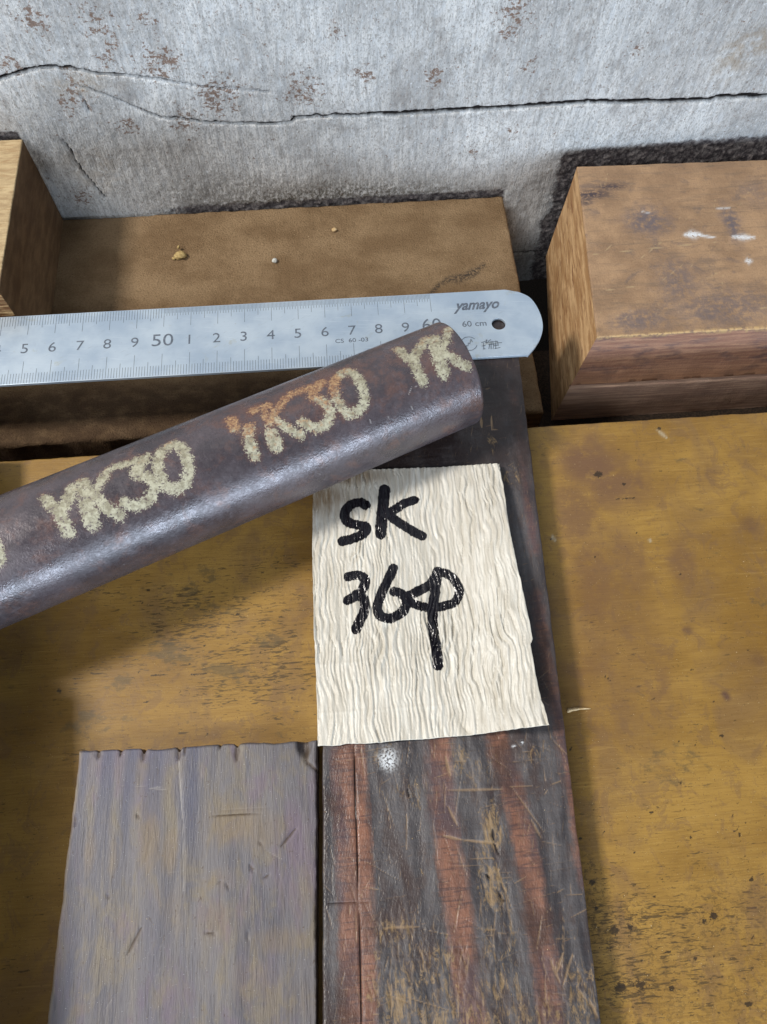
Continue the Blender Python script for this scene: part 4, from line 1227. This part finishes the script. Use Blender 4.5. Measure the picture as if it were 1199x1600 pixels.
# ================================================================== SMALL DEBRIS
def lump(name, px, z, rad, mat, label, cat, seed, squash=.7, group=None, sx=1.0, rot=0.0):
    bm = bmesh.new(); bmesh.ops.create_icosphere(bm, subdivisions=3, radius=1.0)
    V = np.array([v.co[:] for v in bm.verts]); F = [[v.index for v in f.verts] for f in bm.faces]; bm.free()
    d = 1 + .45 * fbm(V[:, 0] * 1.4 + V[:, 2] * .9 + seed, V[:, 1] * 1.4 - V[:, 2] * .7, seed, 4)
    V = V * d[:, None] * rad * np.array([sx, 1, squash])
    c, s_ = math.cos(rot), math.sin(rot)
    V = np.column_stack([V[:, 0] * c - V[:, 1] * s_, V[:, 0] * s_ + V[:, 1] * c, V[:, 2]])
    x, y = onz(*px, z)
    V = V + np.array([x, y, z - V[:, 2].min() - .01])
    o = mesh_obj(name, V, F, mat, smooth=(cat != 'wood chip'))
    return tag(o, label, cat, group)


clay = mat_simple('dried_clay', (150, 126, 82), (188, 164, 112))
chalk = mat_simple('pale_stone', (176, 176, 170), (214, 214, 208))
chip = mat_simple('raw_wood_chip', (186, 156, 112), (226, 204, 166), sc=5)
dc = empty('dirt_clump', (*onz(282, 400, 0), 0))
tag(dc, 'small ochre dirt clump with a stalk on the dusty beam', 'dirt clump')
def lump_part(name, px, z, rad, seed, squash, sx=1.0, rot=0.0):
    o = lump(name, px, z, rad, clay, None, None, seed, squash, None, sx, rot)
    o.location = o.location - dc.location; o.parent = dc
lump_part('clod', (282, 402), 0.0, .19, 4, .75, 1.3)
lump_part('stalk', (280, 388), 0.1, .07, 6, 1.2, .8)
lump_part('crumb', (272, 405), 0.0, .07, 8, .7, 1.0)
lump('pebble', (430, 409), 0.0, .115, chalk, 'small greyish white pebble on the dusty beam near the ruler', 'pebble', 12, .85)
lump('pebble', (523, 361), 0.0, .09, chip, 'tiny cream pebble on the dusty beam close to the wall', 'pebble', 15, .85, sx=1.3)
lump('pebble', (821, 962), ZP + .45, .055, chalk, 'tiny white grain at the edge of the paper tag', 'pebble', 18, .8)

# splinter lying on the yellow board against the plank
p0 = np.array(onz(886, 1111, ZY)); p1 = np.array(onz(922, 1107, ZY))
sv, sf = [], []
nseg = 10
for k in range(nseg + 1):
    t = k / nseg
    c = p0 * (1 - t) + p1 * t
    hw = .065 * (1 - .85 * t) * (1 + .15 * math.sin(k * 2.1)); hz = .05 * (1 - .7 * t)
    zc = ZY + .05 + .03 * math.sin(t * 3.1)
    n_ = np.array([-(p1 - p0)[1], (p1 - p0)[0]]); n_ /= np.linalg.norm(n_)
    for a_, b_ in ((-1, 0), (0, -1), (1, 0), (0, 1)):
        sv.append((c[0] + n_[0] * hw * a_, c[1] + n_[1] * hw * a_ + .02 * math.sin(t * 4), zc + hz * b_))
for k in range(nseg):
    for j in range(4):
        sf.append([k * 4 + j, k * 4 + (j + 1) % 4, k * 4 + 4 + (j + 1) % 4, k * 4 + 4 + j])
sf.append([0, 3, 2, 1]); sf.append([nseg * 4 + j for j in range(4)])
sp_ = mesh_obj('splinter', np.array(sv), sf, chip)
tag(sp_, 'thin pale wood splinter on the yellow board beside the dark plank', 'splinter')

# sawdust crumbs scattered over beam and boards, too small to count
sd_rng = np.random.default_rng(12)
SV, SF = [], []
def crumb(u, v, z, r):
    x, y = onz(u, v, z)
    k = len(SV)
    a0 = sd_rng.uniform(0, 3.14)
    q = [(1, 0, 0), (-.5, .8, 0), (-.6, -.7, 0), (0, 0, 1.0), (.2, .1, -.6)]
    for a, b, c_ in q:
        a *= sd_rng.uniform(.6, 1.5); b *= sd_rng.uniform(.5, 1.1)
        SV.append((x + r * (a * math.cos(a0) - b * math.sin(a0)), y + r * (a * math.sin(a0) + b * math.cos(a0)), z + r * .5 + r * c_ * .7))
    for f in ((0, 1, 3), (1, 2, 3), (2, 0, 3), (1, 0, 4), (2, 1, 4), (0, 2, 4)):
        SF.append([k + i for i in f])
for k in range(120):
    crumb(sd_rng.uniform(240, 780), sd_rng.uniform(330, 470), .01, sd_rng.uniform(.008, .022))
for k in range(90):
    crumb(sd_rng.uniform(880, 1199), sd_rng.uniform(690, 1590), ZY, sd_rng.uniform(.008, .022))
for k in range(30):
    crumb(sd_rng.uniform(230, 480), sd_rng.uniform(900, 1150), ZY, sd_rng.uniform(.008, .02))
for k in range(25):
    crumb(sd_rng.uniform(110, 480), sd_rng.uniform(1190, 1590), ZG, sd_rng.uniform(.007, .016))
for k in range(25):
    crumb(sd_rng.uniform(530, 900), sd_rng.uniform(1190, 1590), ZP, sd_rng.uniform(.007, .018))
so = mesh_obj('sawdust', np.array(SV), SF, chip, smooth=False)
tag(so, 'pale specks of sawdust scattered over the beam and boards', 'sawdust', kind='stuff')
